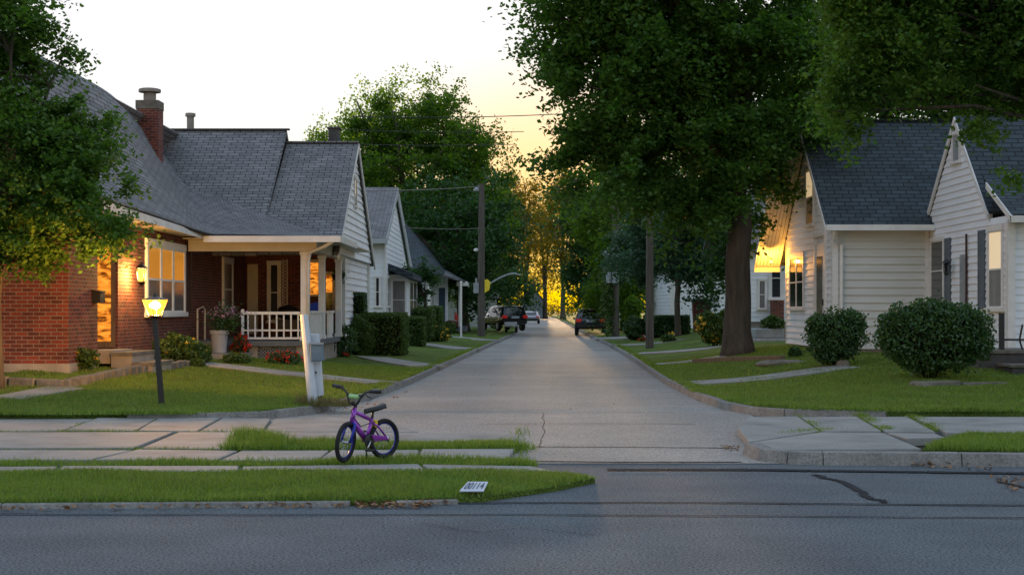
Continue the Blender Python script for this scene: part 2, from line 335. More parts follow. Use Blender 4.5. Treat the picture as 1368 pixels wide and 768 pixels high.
# ================================================================ GROUND
def sheet(name, pts, m, z=None):
    mb = MB(); mb.poly([tuple(p) if z is None else (p[0], p[1], z) for p in pts]); o = mb.build(name, m); return tag(o, kind='structure')
sheet('ground', [(-500, -60), (500, -60), (500, 900), (-500, 900)], M['lawn'], -.06)
sheet('cross_street', [(-300, -50), (300, -50), (300, 15.62), (-300, 15.62)], M['asphalt'], 0)
mb = MB()
mb.slab([(-60, 12.3, -.01), (60, 12.3, -.01), (60, 21.9, -.01), (-60, 21.9, -.01)], (0, 0, -.03))
tag(mb.build('soil_bed', M['soil']), kind='structure')
# side street: mouth then the long strip
mb = MB()
mouth = [(-9, 15.35), (9.5, 15.35), (9.5, 15.7), (3.0, 18), (2.5, 21.4), (3.4, 23), (-4.8, 23.0), (-4.4, 19.9), (-2.6, 18.4), (-.2, 17.6), (-.2, 15.9), (-9, 15.9)]
rows = [15.5, 16.5, 17.5, 19, 21, 23, 26, 29, 32.3, 38, 47.8, 60, 75, 94, 120, 150, 188, 230, 300]
for a, b in zip(rows[:-1], rows[1:]):
    def lr(D):
        if D <= 17.5: return (-1.0 if D < 17.4 else -1.4), 3.4
        if D <= 19: return -3.6, 3.1
        if D <= 23: return -5.2, 3.6
        return xl(D) - .12, xr(D) + .12
    (l0, r0), (l1, r1) = lr(a), lr(b)
    mb.poly([(l0, a, .006), (r0, a, .006), (r1, b, .006), (l1, b, .006)])
tag(mb.build('side_street', M['street']), kind='structure')
mb = MB()   # asphalt apron where the two streets meet on the right of the verge
mb.poly([(-1.9, 12.3, .003), (60, 12.3, .003), (60, 15.5, .003), (-1.9, 15.5, .003)])
# dark tar lines and cracks sealed in the asphalt
tar = MB()
def line(pts, wd, z=.010):
    q = [Vector((p[0], p[1], 0)) for p in pts]
    for i in range(len(q) - 1):
        d = (q[i + 1] - q[i]).normalized(); n = Vector((-d.y, d.x, 0)) * wd * .5
        w2 = random.uniform(.75, 1.25)
        tar.poly([tuple(q[i] - n + Z * z), tuple(q[i + 1] - n * w2 + Z * z), tuple(q[i + 1] + n * w2 + Z * z), tuple(q[i] + n + Z * z)]) if d.x > 0 or True else 0
def pl(pxs, wd, z=.010, sub=6, jit=.008):
    out = []
    for (a, b) in zip(pxs[:-1], pxs[1:]):
        for k in range(sub):
            t = k / sub; g = G0(a[0] + (b[0] - a[0]) * t, a[1] + (b[1] - a[1]) * t); out.append((g.x + random.gauss(0, jit), g.y + random.gauss(0, jit)))
    g = G0(*pxs[-1]); out.append((g.x, g.y)); line(out, wd, z)
pl([(-200, 687), (300, 688.5), (700, 688), (1100, 691), (1600, 694)], .035, sub=14)
pl([(600, 672.5), (900, 672), (1130, 674), (1500, 677)], .05, sub=14)
pl([(810, 628), (1000, 628), (1368, 633), (1600, 635)], .17, sub=14)
pl([(1088, 635), (1118, 643), (1150, 655), (1158, 665), (1180, 672)], .07, sub=4, jit=.03)
pl([(1330, 640), (1368, 652), (1420, 665)], .05, sub=4, jit=.03)
pl([(715, 597.5), (850, 598), (985, 599.5)], .05, sub=10)
pl([(712, 617), (800, 618), (990, 618)], .09, sub=10)
pl([(640, 567), (780, 566.5), (930, 567)], .03, sub=10)
pl([(560, 551), (760, 552), (900, 551)], .02, sub=10)
pl([(560, 516), (700, 515), (880, 516)], .02, sub=8)
pl([(590, 498), (700, 497), (860, 498)], .02, sub=8)
for cr in ([(720, 598), (728, 575), (725, 552)], [(620, 560), (690, 556), (760, 561), (830, 556)], [(560, 700), (640, 712), (700, 706), (800, 716)]): pl(cr, .009, sub=7, jit=.012)
tag(tar.build('tar_line', M['tar']), kind='structure')
# dark patches far along the street
# ---- sidewalk slabs (pixel quads at z .07)
def slabs(quads, z, name, m, gap=.012, th=.1):
    mb = MB()
    for q in quads:
        g = [G0(px, py, z) for px, py in q]; c = sum(g, Vector()) / len(g); tilt = [random.uniform(-.006, .010) for _ in g]
        g = [c + (p - c) * (1 - gap) + Z * t for p, t in zip(g, tilt)]
        if (g[1] - g[0]).cross(g[2] - g[0]).z < 0: g.reverse()
        mb.slab([tuple(p) for p in reversed(g)], (0, 0, -th))
    o = mb.build(name, m); bevel(o, .012, 2); return tag(o, kind='structure')
Q = []
# back row(s) 557-575, 577-598
Q += [[(-330, 557), (132, 557), (82, 575.5), (-420, 575.5)], [(134, 557), (212, 557), (180, 575.5), (85, 575.5)], [(214, 557), (294, 558), (262, 575.5), (183, 575.5)]]
Q += [[(-420, 577.5), (235, 577.5), (182, 598.5), (-480, 598.5)], [(238, 577.5), (352, 577.5), (300, 598.5), (186, 598.5)]]
Q += [[(-480, 600.5), (180, 600.5), (122, 614.5), (-520, 614.5)], [(184, 600.5), (318, 601), (288, 614.5), (126, 614.5)], [(322, 601), (440, 601), (425, 614), (292, 614.5)], [(443, 600), (560, 600), (555, 613), (428, 613)], [(563, 600), (688, 600), (678, 612), (558, 612)]]
Q += [[(-540, 623), (80, 623), (70, 629.5), (-560, 629.5)], [(83, 623), (320, 622), (318, 629.5), (73, 629.5)], [(323, 622), (560, 620.5), (572, 629), (322, 629)], [(563, 620.5), (712, 622), (740, 630), (575, 629)]]
slabs(Q, .055, 'sidewalk', M['concrete'])
slabs([[(297, 558), (362, 559), (350, 575.5), (266, 575.5)], [(356, 577), (560, 577), (690, 580), (690, 590), (395, 591), (355, 589)], [(366, 559), (432, 557), (520, 562), (560, 575.5), (353, 575.5)]], .05, 'sidewalk_ramp', M['concrete'], gap=.01)
# right side
slabs([[(1000, 556), (1066, 556), (1095, 575), (1000, 590), (985, 572)], [(1069, 556), (1145, 556), (1178, 575.5), (1098, 575)], [(1150, 556), (1212, 556), (1250, 576), (1183, 576)], [(1217, 556), (1700, 557), (1800, 579), (1262, 577)],
       [(1003, 591), (1096, 577), (1182, 577.5), (1232, 600), (1030, 600)], [(1186, 577.5), (1250, 578), (1262, 584), (1212, 586)]], .09, 'sidewalk_corner', M['concrete'])
# ---- kerbs
def kerb(pts, name, wd=.17, z0=-.04, z1=.125, cuts=3.0, m=None):
    """swept kerb: pts are world XY; the kerb lies to the LEFT of the direction of travel"""
    q = [Vector((p[0], p[1], 0)) for p in pts]; mb = MB(); dist = 0
    L_, R_ = [], []
    for i, p in enumerate(q):
        d = (q[min(i + 1, len(q) - 1)] - q[max(i - 1, 0)]).normalized(); n = Vector((-d.y, d.x, 0)); L_.append(p + n * wd); R_.append(p)
    for i in range(len(q) - 1):
        za = z1 + random.uniform(-.004, .004); e = .004
        a, b, c, d = R_[i], R_[i + 1], L_[i + 1], L_[i]
        a2, b2 = a + (d - a) * .22, b + (c - b) * .22; u = (b - a).normalized() * e
        mb.add([tuple(v) for v in (a + u + Z * z0, b - u + Z * z0, b2 - u + Z * za, a2 + u + Z * za, c - u + Z * za, d + u + Z * za, c - u + Z * z0, d + u + Z * z0)],
               [(0, 1, 2, 3), (3, 2, 4, 5), (5, 4, 6, 7), (1, 6, 4, 2), (0, 3, 5, 7)])
    o = mb.build(name, m or M['curb']); bevel(o, .01, 2); return tag(o, kind='structure')
def seg(pts, step=1.5):
    out = []
    for a, b in zip(pts[:-1], pts[1:]):
        n = max(1, int(math.hypot(b[0] - a[0], b[1] - a[1]) / step))
        out += [(a[0] + (b[0] - a[0]) * k / n, a[1] + (b[1] - a[1]) * k / n) for k in range(n)]
    return out + [pts[-1]]
def w0(*pxs, z=0): return [tuple(G0(a, b, z)[:2]) for a, b in pxs]
# left kerb of the cross street (below the verge)
kerb(seg(w0((-700, 680.5), (0, 680.5), (468, 677)), 1.8), 'kerb', wd=.12, z1=.045)
kerb(seg(w0((530, 676), (614, 673.5)), 1.8), 'kerb', wd=.12, z1=.04)
# right corner kerb
kerb(seg(w0((990, 607), (1010, 616), (1050, 620), (1100, 621.5), (1286, 623), (1900, 628)), 1.6), 'kerb', wd=.22, z1=.13)
# kerb of the side street, left and right, with the corner returns
dl = [(xl(D) - wv, D) for wv, D in zip([2.9, 1.8, .9, .45, .25, .1, 0], [21.15, 21.25, 21.8, 23, 25, 28, 31.5])]
kl = dl + seg([(xl(D), D) for D in (33, 47.8, 60, 75, 94, 120, 188)], 4)
kerb(kl, 'kerb', wd=.16)
dr = [(xr(D) + wv, D) for wv, D in zip([2.4, 1.0, .5, .25, .1, 0], [21.7, 22.2, 22.8, 24, 27, 31])]
kr = dr + seg([(xr(D), D) for D in (33, 47.8, 60, 75, 94, 120, 188)], 4)
kerb(list(reversed(kr)), 'kerb', wd=.16)
# ---- lawns as height sheets
def lawn(side):
    ws = [.12, .2, .35, .6, .9, 1.3, 1.8, 2.5, 3.3, 4, 5, 6, 7.5, 9, 11, 14, 18, 25, 40, 70, 140]
    base = [0, .4, .9, 1.5, 2.3, 3.2, 4.5, 6, 8, 10, 12, 15, 18, 22, 26, 30, 36, 45, 60, 80, 110, 150, 200, 260, 380]
    e, H, DS = (xl, HL, DSL) if side == 'L' else (xr, HR, DSR); sg = -1 if side == 'L' else 1
    V = []; Fq = []
    for j, bb in enumerate(base):
        for i, wv in enumerate(ws):
            ds = float(np.interp(max(wv - .12, 0), *DS)) + .14; D = ds + bb * (380 - ds) / 380 if bb > 0 else ds
            x = float(e(D)) + sg * wv; V.append((x, D, float(H(x, D))))
    n = len(ws)
    for j in range(len(base) - 1):
        for i in range(n - 1):
            a = j * n + i; q = (a, a + 1, a + n + 1, a + n); Fq.append(q if side == 'R' else q[::-1])
    b = len(V)      # skirt
    for i in range(n): v = V[i]; V.append((v[0], v[1], -.08))
    for i in range(n - 1): Fq.append((i, b + i, b + i + 1, i + 1))
    c = len(V)
    for j in range(len(base)): v = V[j * n]; V.append((v[0], v[1], -.08))
    for j in range(len(base) - 1): Fq.append((j * n, (j + 1) * n, c + j + 1, c + j))
    mb = MB(); mb.add(V, Fq); o = mb.build('lawn', M['lawn'], smooth=True); return tag(o, kind='structure')
lawn('L'); lawn('R')
def verge(pxs, name='verge', z=.05):
    g = [G0(a, b, z) for a, b in pxs]; mb = MB()
    mb.slab([tuple(p) for p in g], (0, 0, -.12)); return tag(mb.build(name, M['lawn']), kind='structure')
VERGE = [(-700, 671), (0, 670.5), (480, 667), (640, 663), (690, 656), (745, 648), (795, 638), (760, 632), (700, 629), (640, 628), (300, 629), (-700, 630)]
verge(VERGE); VR = [(1232, 600), (1258, 586), (1290, 579), (1800, 582), (1900, 604)]; verge(VR, z=.10)
# ---- paths crossing the lawns
def strip(a, b, wd, side, name='path', lift=.012, m=None, n=14):
    A, B = G(*a, side), G(*b, side); H = HL if side == 'L' else HR; mb = MB()
    for q_ in range(60):
        for (P_, O_) in ((A, B), (B, A)):
            wq = (xl(P_.y) - P_.x) if side == 'L' else (P_.x - xr(P_.y))
            if wq < .17 + wd * .12: P_ += (O_ - P_).normalized() * .03
    d = (B - A); d.z = 0; d.normalize(); nn = Vector((-d.y, d.x, 0)) * wd / 2
    Vv = []
    for k in range(n + 1):
        p = A + (B - A) * (k / n)
        for sg in (-1, 1): q = p + nn * sg; Vv.append((q.x, q.y, float(H(q.x, q.y)) + lift))
    mb.add(Vv, [(2 * k, 2 * k + 2, 2 * k + 3, 2 * k + 1)[::1] for k in range(n)])
    o = mb.build(name, m or M['concrete']); so_ = o.modifiers.new('thick', 'SOLIDIFY'); so_.thickness = .05; so_.offset = 0
    return tag(o, kind='structure')
strip((225, 482), (549, 515), 1.0, 'L'); strip((496, 478), (590, 492), 1.0, 'L'); strip((560, 459), (640, 468), 1.1, 'L'); strip((605, 450), (668, 456), 1.1, 'L')
strip((10, 534), (92, 519), .6, 'L')
strip((884, 514), (1130, 491), 1.1, 'R'); strip((850, 488), (965, 477), 1.1, 'R'); strip((835, 473), (955, 465), 1.2, 'R'); strip((818, 461), (900, 456), 1.2, 'R'); strip((806, 452), (880, 449), 1.5, 'R')
# ---- grass blades
def inpoly(x, y, poly):
    c = np.zeros(len(x), bool); n = len(poly)
    for i in range(n):
        x0, y0 = poly[i]; x1, y1 = poly[(i + 1) % n]
        if y0 == y1: continue
        k = ((y0 > y) != (y1 > y)) & (x < (x1 - x0) * (y - y0) / (y1 - y0) + x0); c ^= k
    return c
def blades(poly, dens, hmin, hmax, wd, hf, m, label, group=None, patchy=.5, feather=0):
    xs = [p[0] for p in poly]; ys = [p[1] for p in poly]; A = (max(xs) - min(xs)) * (max(ys) - min(ys)); n = int(A * dens)
    x = RNG.uniform(min(xs), max(xs), n); y = RNG.uniform(min(ys), max(ys), n); k = inpoly(x, y, poly); x, y = x[k], y[k]
    x = x + RNG.normal(size=len(x)) * feather; y = y + RNG.normal(size=len(x)) * feather * .5
    f = .5 + .25 * np.sin(x * 3.1 + 1.7 * np.sin(y * 2.3)) + .25 * np.sin(y * 4.7 + 2.1 * np.sin(x * 1.9))
    k = RNG.uniform(size=len(x)) < (1 - patchy) + patchy * f; x, y, f = x[k], y[k], f[k]; n = len(x)
    z = hf(x, y); h = RNG.uniform(hmin, hmax, n) * (.65 + .7 * f); a = RNG.uniform(0, 2 * np.pi, n); ln = RNG.uniform(.1, .8, n) * h; b = RNG.uniform(0, 2 * np.pi, n)
    wv = wd * RNG.uniform(.6, 1.4, n) / 2
    base = np.stack([x, y, z - .005], 1); side = np.stack([np.cos(a) * wv, np.sin(a) * wv, 0 * wv], 1); tip = base + np.stack([np.cos(b) * ln, np.sin(b) * ln, h], 1)
    V = np.stack([base - side, base + side, tip], 1).reshape(-1, 3)
    o = np_mesh('grass', V, np.arange(n * 3).reshape(-1, 3), m); return tag(o, label, 'grass', group, 'stuff')
def w2(pxs, z=0): return [tuple(G0(a, b, z)[:2]) for a, b in pxs]
flat = lambda z: (lambda x, y: np.full(len(x), z))
blades(w2([(max(a, -60), b) for a, b in VERGE], .05), 7500, .02, .052, .009, flat(.05), M['grass'], 'mown green grass covering the verge beside the cross street', patchy=.35, feather=.03)
blades(w2([(-60, 671), (480, 667.5), (640, 663.5), (690, 657), (745, 649), (760, 646), (690, 653), (480, 662), (-60, 666)], .05), 2500, .03, .065, .010, flat(.05), M['grass'], 'longer grass hanging over the kerb at the front of the verge', patchy=.7, feather=.02)
blades(w2([(1236, 600), (1262, 586), (1292, 580), (1420, 581), (1420, 604)], .1), 6500, .03, .08, .010, flat(.10), M['grass'], 'triangle of green grass on the right corner beside the kerb', patchy=.2)
joint = []
def jb(pxs, dens, h, lab, z=.03, m='grass', pt=.75): blades(w2(pxs, .05), dens, h * .5, h, .010, flat(z), M[m], lab, 'grass growing in the sidewalk joints', patchy=pt, feather=.05)
jb([(290, 599.5), (330, 591), (560, 590.5), (680, 591), (712, 597), (690, 599.5)], 5200, .11, 'dense grass strip between the sidewalk slabs behind the bicycle', pt=.3)
jb([(300, 600), (318, 586), (352, 584), (380, 592), (385, 600)], 6000, .20, 'tall tuft of weeds growing beside the sidewalk left of the bicycle', pt=.3)
jb([(-60, 622), (-60, 616), (712, 613.5), (712, 621.5)], 4200, .075, 'thin ragged grass line between sidewalk and verge')
jb([(315, 621), (330, 613), (700, 612), (708, 622)], 3000, .10, 'weedy grass line under the bicycle wheels', pt=.5)
jb([(-60, 600.5), (-60, 598), (290, 598), (290, 600.5)], 2500, .05, 'sparse grass in the joint between the sidewalk rows')
jb([(-60, 577.5), (-60, 575), (300, 575), (270, 578)], 2500, .06, 'sparse grass in the rear joint of the sidewalk')
jb([(672, 600), (695, 568), (703, 570), (697, 590), (705, 600), (699, 622), (686, 621)], 420, .10, 'straggling weeds at the end of the sidewalk strips', z=.01)
for q in ([(84, 576), (132, 557), (140, 558), (90, 577)], [(122, 614), (182, 600), (186, 601), (128, 615)], [(182, 576), (213, 557), (217, 558), (187, 577)]): jb(q, 3500, .05, 'grass in a slanting joint between sidewalk slabs')
for q in ([(1066, 556), (1069, 556), (1098, 576), (1094, 577)], [(1145, 555), (1152, 555), (1190, 577), (1176, 578)], [(1210, 555), (1220, 555), (1262, 578), (1246, 578)], [(1040, 582), (1095, 575), (1130, 575), (1098, 579), (1050, 584)]): jb(q, 3500, .06, 'grass in a joint of the right corner sidewalk', z=.07)
# lawns
def lawnpoly(side, D0, D1, wmax, w0_=.1):
    e, DS, sg = (xl, DSL, -1) if side == 'L' else (xr, DSR, 1); pts = []
    for wv in np.linspace(w0_, wmax, 14): pts.append((float(e(max(np.interp(wv, *DS), D0)) + sg * wv), max(float(np.interp(wv, *DS)) + .1, D0)))
    pts.append((float(e(D1) + sg * wmax), D1)); pts.append((float(e(D1) + sg * w0_), D1))
    for D in np.linspace(D1, max(D0, 31.5), 6)[1:]: pts.append((float(e(D) + sg * w0_), D))
    return pts
blades(lawnpoly('L', 20, 27, 6.5), 2600, .025, .06, .013, HL, M['grass'], 'front part of the left lawn around the lamp post', 'mown lawns', patchy=.35)
blades(lawnpoly('L', 27, 38, 6.5), 1300, .025, .055, .018, HL, M['grass'], 'rear part of the left lawn before the porch', 'mown lawns', patchy=.35)
blades(lawnpoly('R', 20, 28, 7.5), 2300, .03, .07, .013, HR, M['grass'], 'front part of the right lawn behind the corner sidewalk', 'mown lawns', patchy=.45)
blades(lawnpoly('R', 28, 42, 8), 1100, .025, .06, .02, HR, M['grass'], 'rear part of the right lawn before the white house', 'mown lawns', patchy=.4)
blades(lawnpoly('L', 20, 34, 6.5), 260, .03, .075, .013, HL, M['grass_dry'], 'dry straw blades scattered in the left lawn', 'mown lawns', patchy=.9)
blades(lawnpoly('R', 20, 36, 7.5), 260, .03, .08, .013, HR, M['grass_dry'], 'dry straw blades scattered in the right lawn', 'mown lawns', patchy=.9)
blades(w2([(max(a, -60), b) for a, b in VERGE], .05), 900, .02, .055, .009, flat(.05), M['grass_dry'], 'dry straw blades scattered in the verge', 'mown lawns', patchy=.9)
def edgegrass(pts, H, lab, dens=2500, h=.09, wd=.014):
    q = [Vector((a, b, 0)) for a, b in pts]; l, r = [], []
    for i, p in enumerate(q):
        d = (q[min(i + 1, len(q) - 1)] - q[max(i - 1, 0)]).normalized(); n = Vector((-d.y, d.x, 0)) * .08; l.append(tuple((p + n)[:2])); r.append(tuple((p - n)[:2]))
    blades(l + r[::-1], dens, h * .4, h, wd, H, M['grass'], lab, 'ragged grass edges', patchy=.4)
edgegrass([(-9, 21.1), (-6, 21.1), (-4.5, 21.2)], HL, 'ragged front edge of the left lawn along the sidewalk')
edgegrass([(5.5, 21.75), (8.5, 21.75)], HR, 'ragged front edge of the right lawn along the corner sidewalk')
edgegrass([(a - .22, b) for a, b in dl], HL, 'ragged grass along the left kerb return')
edgegrass([(a + .22, b) for a, b in dr], HR, 'ragged grass along the right kerb return')
edgegrass([(float(xr(D)) + .2, D) for D in np.linspace(31, 60, 12)], HR, 'ragged grass along the right kerb of the side street', 900, .12, .02)
edgegrass([(float(xl(D)) - .2, D) for D in np.linspace(31, 60, 12)], HL, 'ragged grass along the left kerb of the side street', 900, .10, .02)
# dead leaves in the gutters
def litter(pxs, n, lab, z=.012, size=.05, m='deadleaf'):
    g = [G0(a, b, 0) for a, b in pxs]; poly = [(p.x, p.y) for p in g]; xs, ys = zip(*poly); x = RNG.uniform(min(xs), max(xs), n * 3); y = RNG.uniform(min(ys), max(ys), n * 3)
    k = inpoly(x, y, poly); x, y = x[k][:n], y[k][:n]; V, Fq = leaf_geo(np.stack([x, y, z + RNG.uniform(0, .03, len(x))], 1), size, 2)
    tag(np_mesh('dead_leaves', V, Fq, M[m]), lab, 'leaf litter', 'dead leaves in the gutters', 'stuff')
litter([(468, 668), (532, 668), (600, 674), (560, 680), (478, 680)], 260, 'brown dead leaves piled in the break of the left kerb')
litter([(0, 681), (620, 674), (620, 678), (0, 685)], 110, 'scattered dead leaves along the left gutter')
litter([(632, 664), (655, 662), (650, 669), (630, 669)], 22, 'small heap of pinkish dead leaves at the end of the verge')
litter([(1210, 620), (1330, 622), (1320, 630), (1215, 626)], 60, 'dead leaves under the right corner kerb')
litter([(1320, 636), (1368, 640), (1368, 660), (1345, 655)], 50, 'dead leaves and weeds in the asphalt crack at the far right')
litter([(960, 595), (992, 598), (990, 606), (965, 604)], 25, 'dead leaves at the start of the right corner kerb')
litter([(600, 470), (860, 470), (960, 600), (560, 600)], 60, 'single dead leaves scattered on the side street', size=.035)
litter([(420, 551), (500, 540), (550, 520), (545, 527), (480, 552)], 60, 'dead leaves along the left kerb return')
# ================================================================ HOUSES
def clip(poly, z, keep_above):
    out = []
    for i in range(len(poly)):
        a, b = poly[i], poly[(i + 1) % len(poly)]; ia = (a[1] >= z) == keep_above or a[1] == z; ib = (b[1] >= z) == keep_above or b[1] == z
        if ia: out.append(a)
        if ia != ib and a[1] != b[1]:
            t = (z - a[1]) / (b[1] - a[1]); out.append((a[0] + (b[0] - a[0]) * t, z))
    return out
def siding(mb, poly, T, board=.15, lip=.016):
    """clapboards on a convex polygon (u, z); T maps (u, z, out) to the world"""
    z0 = min(p[1] for p in poly); z1 = max(p[1] for p in poly); z = z0
    while z < z1 - 1e-4:
        zt = min(z + board, z1); b = clip(clip(poly, z, True), zt, False) if True else None
        q = []
        for p in b:
            if not q or (abs(p[0] - q[-1][0]) + abs(p[1] - q[-1][1])) > 1e-5: q.append(p)
        if len(q) > 2 and (abs(q[0][0] - q[-1][0]) + abs(q[0][1] - q[-1][1])) < 1e-5: q.pop()
        if len(q) >= 3:
            vs = [T(u, zz, lip * (1 - (zz - z) / board) + .002) for u, zz in q]; mb.add(vs, [tuple(range(len(vs)))])
            us = [u for u, zz in q if abs(zz - z) < 1e-4]
            if len(us) >= 2:
                a, c = min(us), max(us); mb.add([T(a, z, lip), T(c, z, lip), T(c, z, 0), T(a, z, 0)], [(0, 1, 2, 3)])
        z = zt
def wallT(o, u, n):
    o, u, n = Vector(o), Vector(u), Vector(n)
    return lambda a, z, c=0: tuple(o + u * a + n * c + Z * z)
def planks(mb, poly, T, d=-.12):
    """the solid body of a wall behind its clapboards"""
    a = [T(u, z, 0) for u, z in poly]; b = [T(u, z, d) for u, z in poly]; n = len(poly)
    mb.add(a + b, [tuple(range(n)), tuple(range(2 * n - 1, n - 1, -1))] + [(i, i + n, (i + 1) % n + n, (i + 1) % n) for i in range(n)])
def window(parent, T, a0, a1, z0, z1, fr=.08, panes=1, glass='glass', rail=True, frame='white', low=None, label=None, sill=True, head=True, out=.058):
    """window on a wall: frame part > one pane per light; T from wallT, all proud of the wall"""
    m = MB(lambda a, z, c: T(a, z, c))
    def bx(x0, x1, y0, y1, c0, c1):
        m.add([(x0, y0, c0), (x1, y0, c0), (x1, y1, c0), (x0, y1, c0), (x0, y0, c1), (x1, y0, c1), (x1, y1, c1), (x0, y1, c1)],
              [(0, 1, 2, 3), (4, 5, 6, 7), (0, 1, 5, 4), (1, 2, 6, 5), (2, 3, 7, 6), (3, 0, 4, 7)])
    bx(a0 - fr, a0, z0, z1, 0, out); bx(a1, a1 + fr, z0, z1, 0, out); bx(a0 - fr * 1.1, a1 + fr * 1.1, z1, z1 + fr * 1.2, 0, out + .012)
    if sill: bx(a0 - fr * 1.3, a1 + fr * 1.3, z0 - fr * .8, z0, 0, out + .05)
    w_ = (a1 - a0) / panes
    for k in range(1, panes): bx(a0 + w_ * k - fr * .4, a0 + w_ * k + fr * .4, z0, z1, .004, out - .003)
    zm = (z0 + z1) / 2
    for k in range(panes):
        l, r = a0 + w_ * k + (fr * .4 if k else 0), a0 + w_ * (k + 1) - (fr * .4 if k < panes - 1 else 0)
        s_ = fr * .30; so__ = out - .006; bx(l, l + s_, z0, z1, .004, so__); bx(r - s_, r, z0, z1, .004, so__); bx(l + s_, r - s_, z0, z0 + s_, .004, so__); bx(l + s_, r - s_, z1 - s_, z1, .004, so__)
        if rail: bx(l + s_, r - s_, zm - s_ * .6, zm + s_ * .6, .004, so__ + .002)
    wo = m.build('window', M[frame], parent)
    if label: wo['label'] = label
    for k in range(panes):
        l, r = a0 + w_ * k + .02, a0 + w_ * (k + 1) - .02
        for (p0, p1, g) in (((z0 + .01, zm - .005, low or glass), (zm + .005, z1 - .01, glass)) if rail else ((z0 + .01, z1 - .01, glass),)):
            q = MB(lambda a, z, c: T(a, z, c)); q.add([(l, p0, .042), (r, p0, .042), (r, p1, .042), (l, p1, .042)], [(0, 1, 2, 3)]); q.build('pane', M[g], wo)
    return wo
def shutter(parent, T, a0, a1, z0, z1, m='shutter'):
    q = MB(lambda a, z, c: T(a, z, c))
    def bx(x0, x1, y0, y1, c0, c1):
        q.add([(x0, y0, c0), (x1, y0, c0), (x1, y1, c0), (x0, y1, c0), (x0, y0, c1), (x1, y0, c1), (x1, y1, c1), (x0, y1, c1)],
              [(0, 1, 2, 3), (4, 5, 6, 7), (0, 1, 5, 4), (1, 2, 6, 5), (2, 3, 7, 6), (3, 0, 4, 7)])
    bx(a0, a1, z0, z1, .003, .038); e = .05
    bx(a0, a0 + e, z0, z1, .033, .055); bx(a1 - e, a1, z0, z1, .033, .055); bx(a0 + e, a1 - e, z0, z0 + e, .033, .055); bx(a0 + e, a1 - e, z1 - e, z1, .033, .055); zm = (z0 + z1) / 2; bx(a0 + e, a1 - e, zm - e / 2, zm + e / 2, .033, .055)
    z = z0 + e + .04
    while z < z1 - e - .03: bx(a0 + e, a1 - e, z, z + .02, .033, .046); z += .055
    return q.build('shutter', M[m], parent)
def lantern(name, label, loc, s=1.0, light=0, col=(1, .55, .15), grp=None, lit=True):
    t = thing(name, label, 'lantern', loc, grp); x, y, z = loc
    m = MB(); m.lathe((x, y, z + .13 * s), [(.13 * s, 0), (.10 * s, .03 * s), (.02 * s, .09 * s), (.012 * s, .12 * s)], 8); m.lathe((x, y, z - .14 * s), [(.02 * s, -.05 * s), (.075 * s, 0), (.08 * s, .02 * s)], 8)
    for k in range(4):
        a = k * math.pi / 2 + .785; m.tube([(x + .075 * s * math.cos(a), y + .075 * s * math.sin(a), z - .12 * s), (x + .105 * s * math.cos(a), y + .105 * s * math.sin(a), z + .13 * s)], .008 * s, 5)
    m.build('cage', M['black'], t)
    g = MB(); g.lathe((x, y, z - .11 * s), [(.05 * s, 0), (.075 * s, .2 * s), (.05 * s, .235 * s)], 10); g.build('lamp_glass', M['lampdim'] if lit else M['glass'], t)
    if light:
        ld = bpy.data.lights.new('lantern_light', 'POINT'); ld.energy = light; ld.color = col; ld.shadow_soft_size = .09 * s
        lo = bpy.data.objects.new('lantern_light', ld); COL.objects.link(lo); lo.parent = t; lo.location = (0, 0, 0)
    return t, (x, y, z)
def slope_roof(mb, pts, th=.10):
    """one roof plane with thickness; pts counter-clockwise seen from above"""
    n = (Vector(pts[1]) - Vector(pts[0])).cross(Vector(pts[2]) - Vector(pts[0])).normalized()
    if n.z < 0: n = -n
    mb.slab(pts, tuple(-n * th))

# ---------------------------------------------------------------- 1. brick house on the left corner
H1 = thing('brick_house', 'red brick house with big grey shingled roof and open porch on the left', 'house', (-8, 36, .4))
XW = -8.0
b = MB()
# front wall with gable, faces the cross street
b.slab([(-13, 27, .2), (XW, 27, .2), (XW, 27, 3.55), (-10.05, 27, 6.75), (-12.3, 27, 3.4), (-13, 27, 3.4)], (0, .25, 0))
def xwall(y0, y1, z0, z1): b.box(XW - .25, XW, y0, y1, z0, z1)
xwall(27.252, 28.9, .2, 3.5); xwall(28.9, 30.4, 3.0, 3.5); xwall(30.4, 45, .2, 3.45); b.box(-9.2, XW - .252, 30.4, 30.6, .8, 3.1); b.box(-9.2, -9.0, 27.3, 30.398, .8, 3.1)
b.box(XW + .002, -4.9, 45, 45.2, .75, 3.4)
b.box(-13, -12.8, 27.26, 49, .2, 3.4); b.box(-12.8, -4.95, 49.8, 50, .2, 3.2)
b.build('wall', M['brick'], H1)
b = MB(); b.box(-8.998, XW + .3, 28.9, 30.398, .55, .8); b.build('threshold', M['foundation'], H1)
# brick soldier sill band along the foundation
b = MB(); b.box(XW + .001, XW + .03, 30.45, 36.6, .2, .62); b.box(XW + .001, XW + .03, 27.0, 28.85, .2, .62); b.box(-13, XW + .03, 26.97, 26.999, .2, .62); b.build('foundation', M['foundation'], H1)
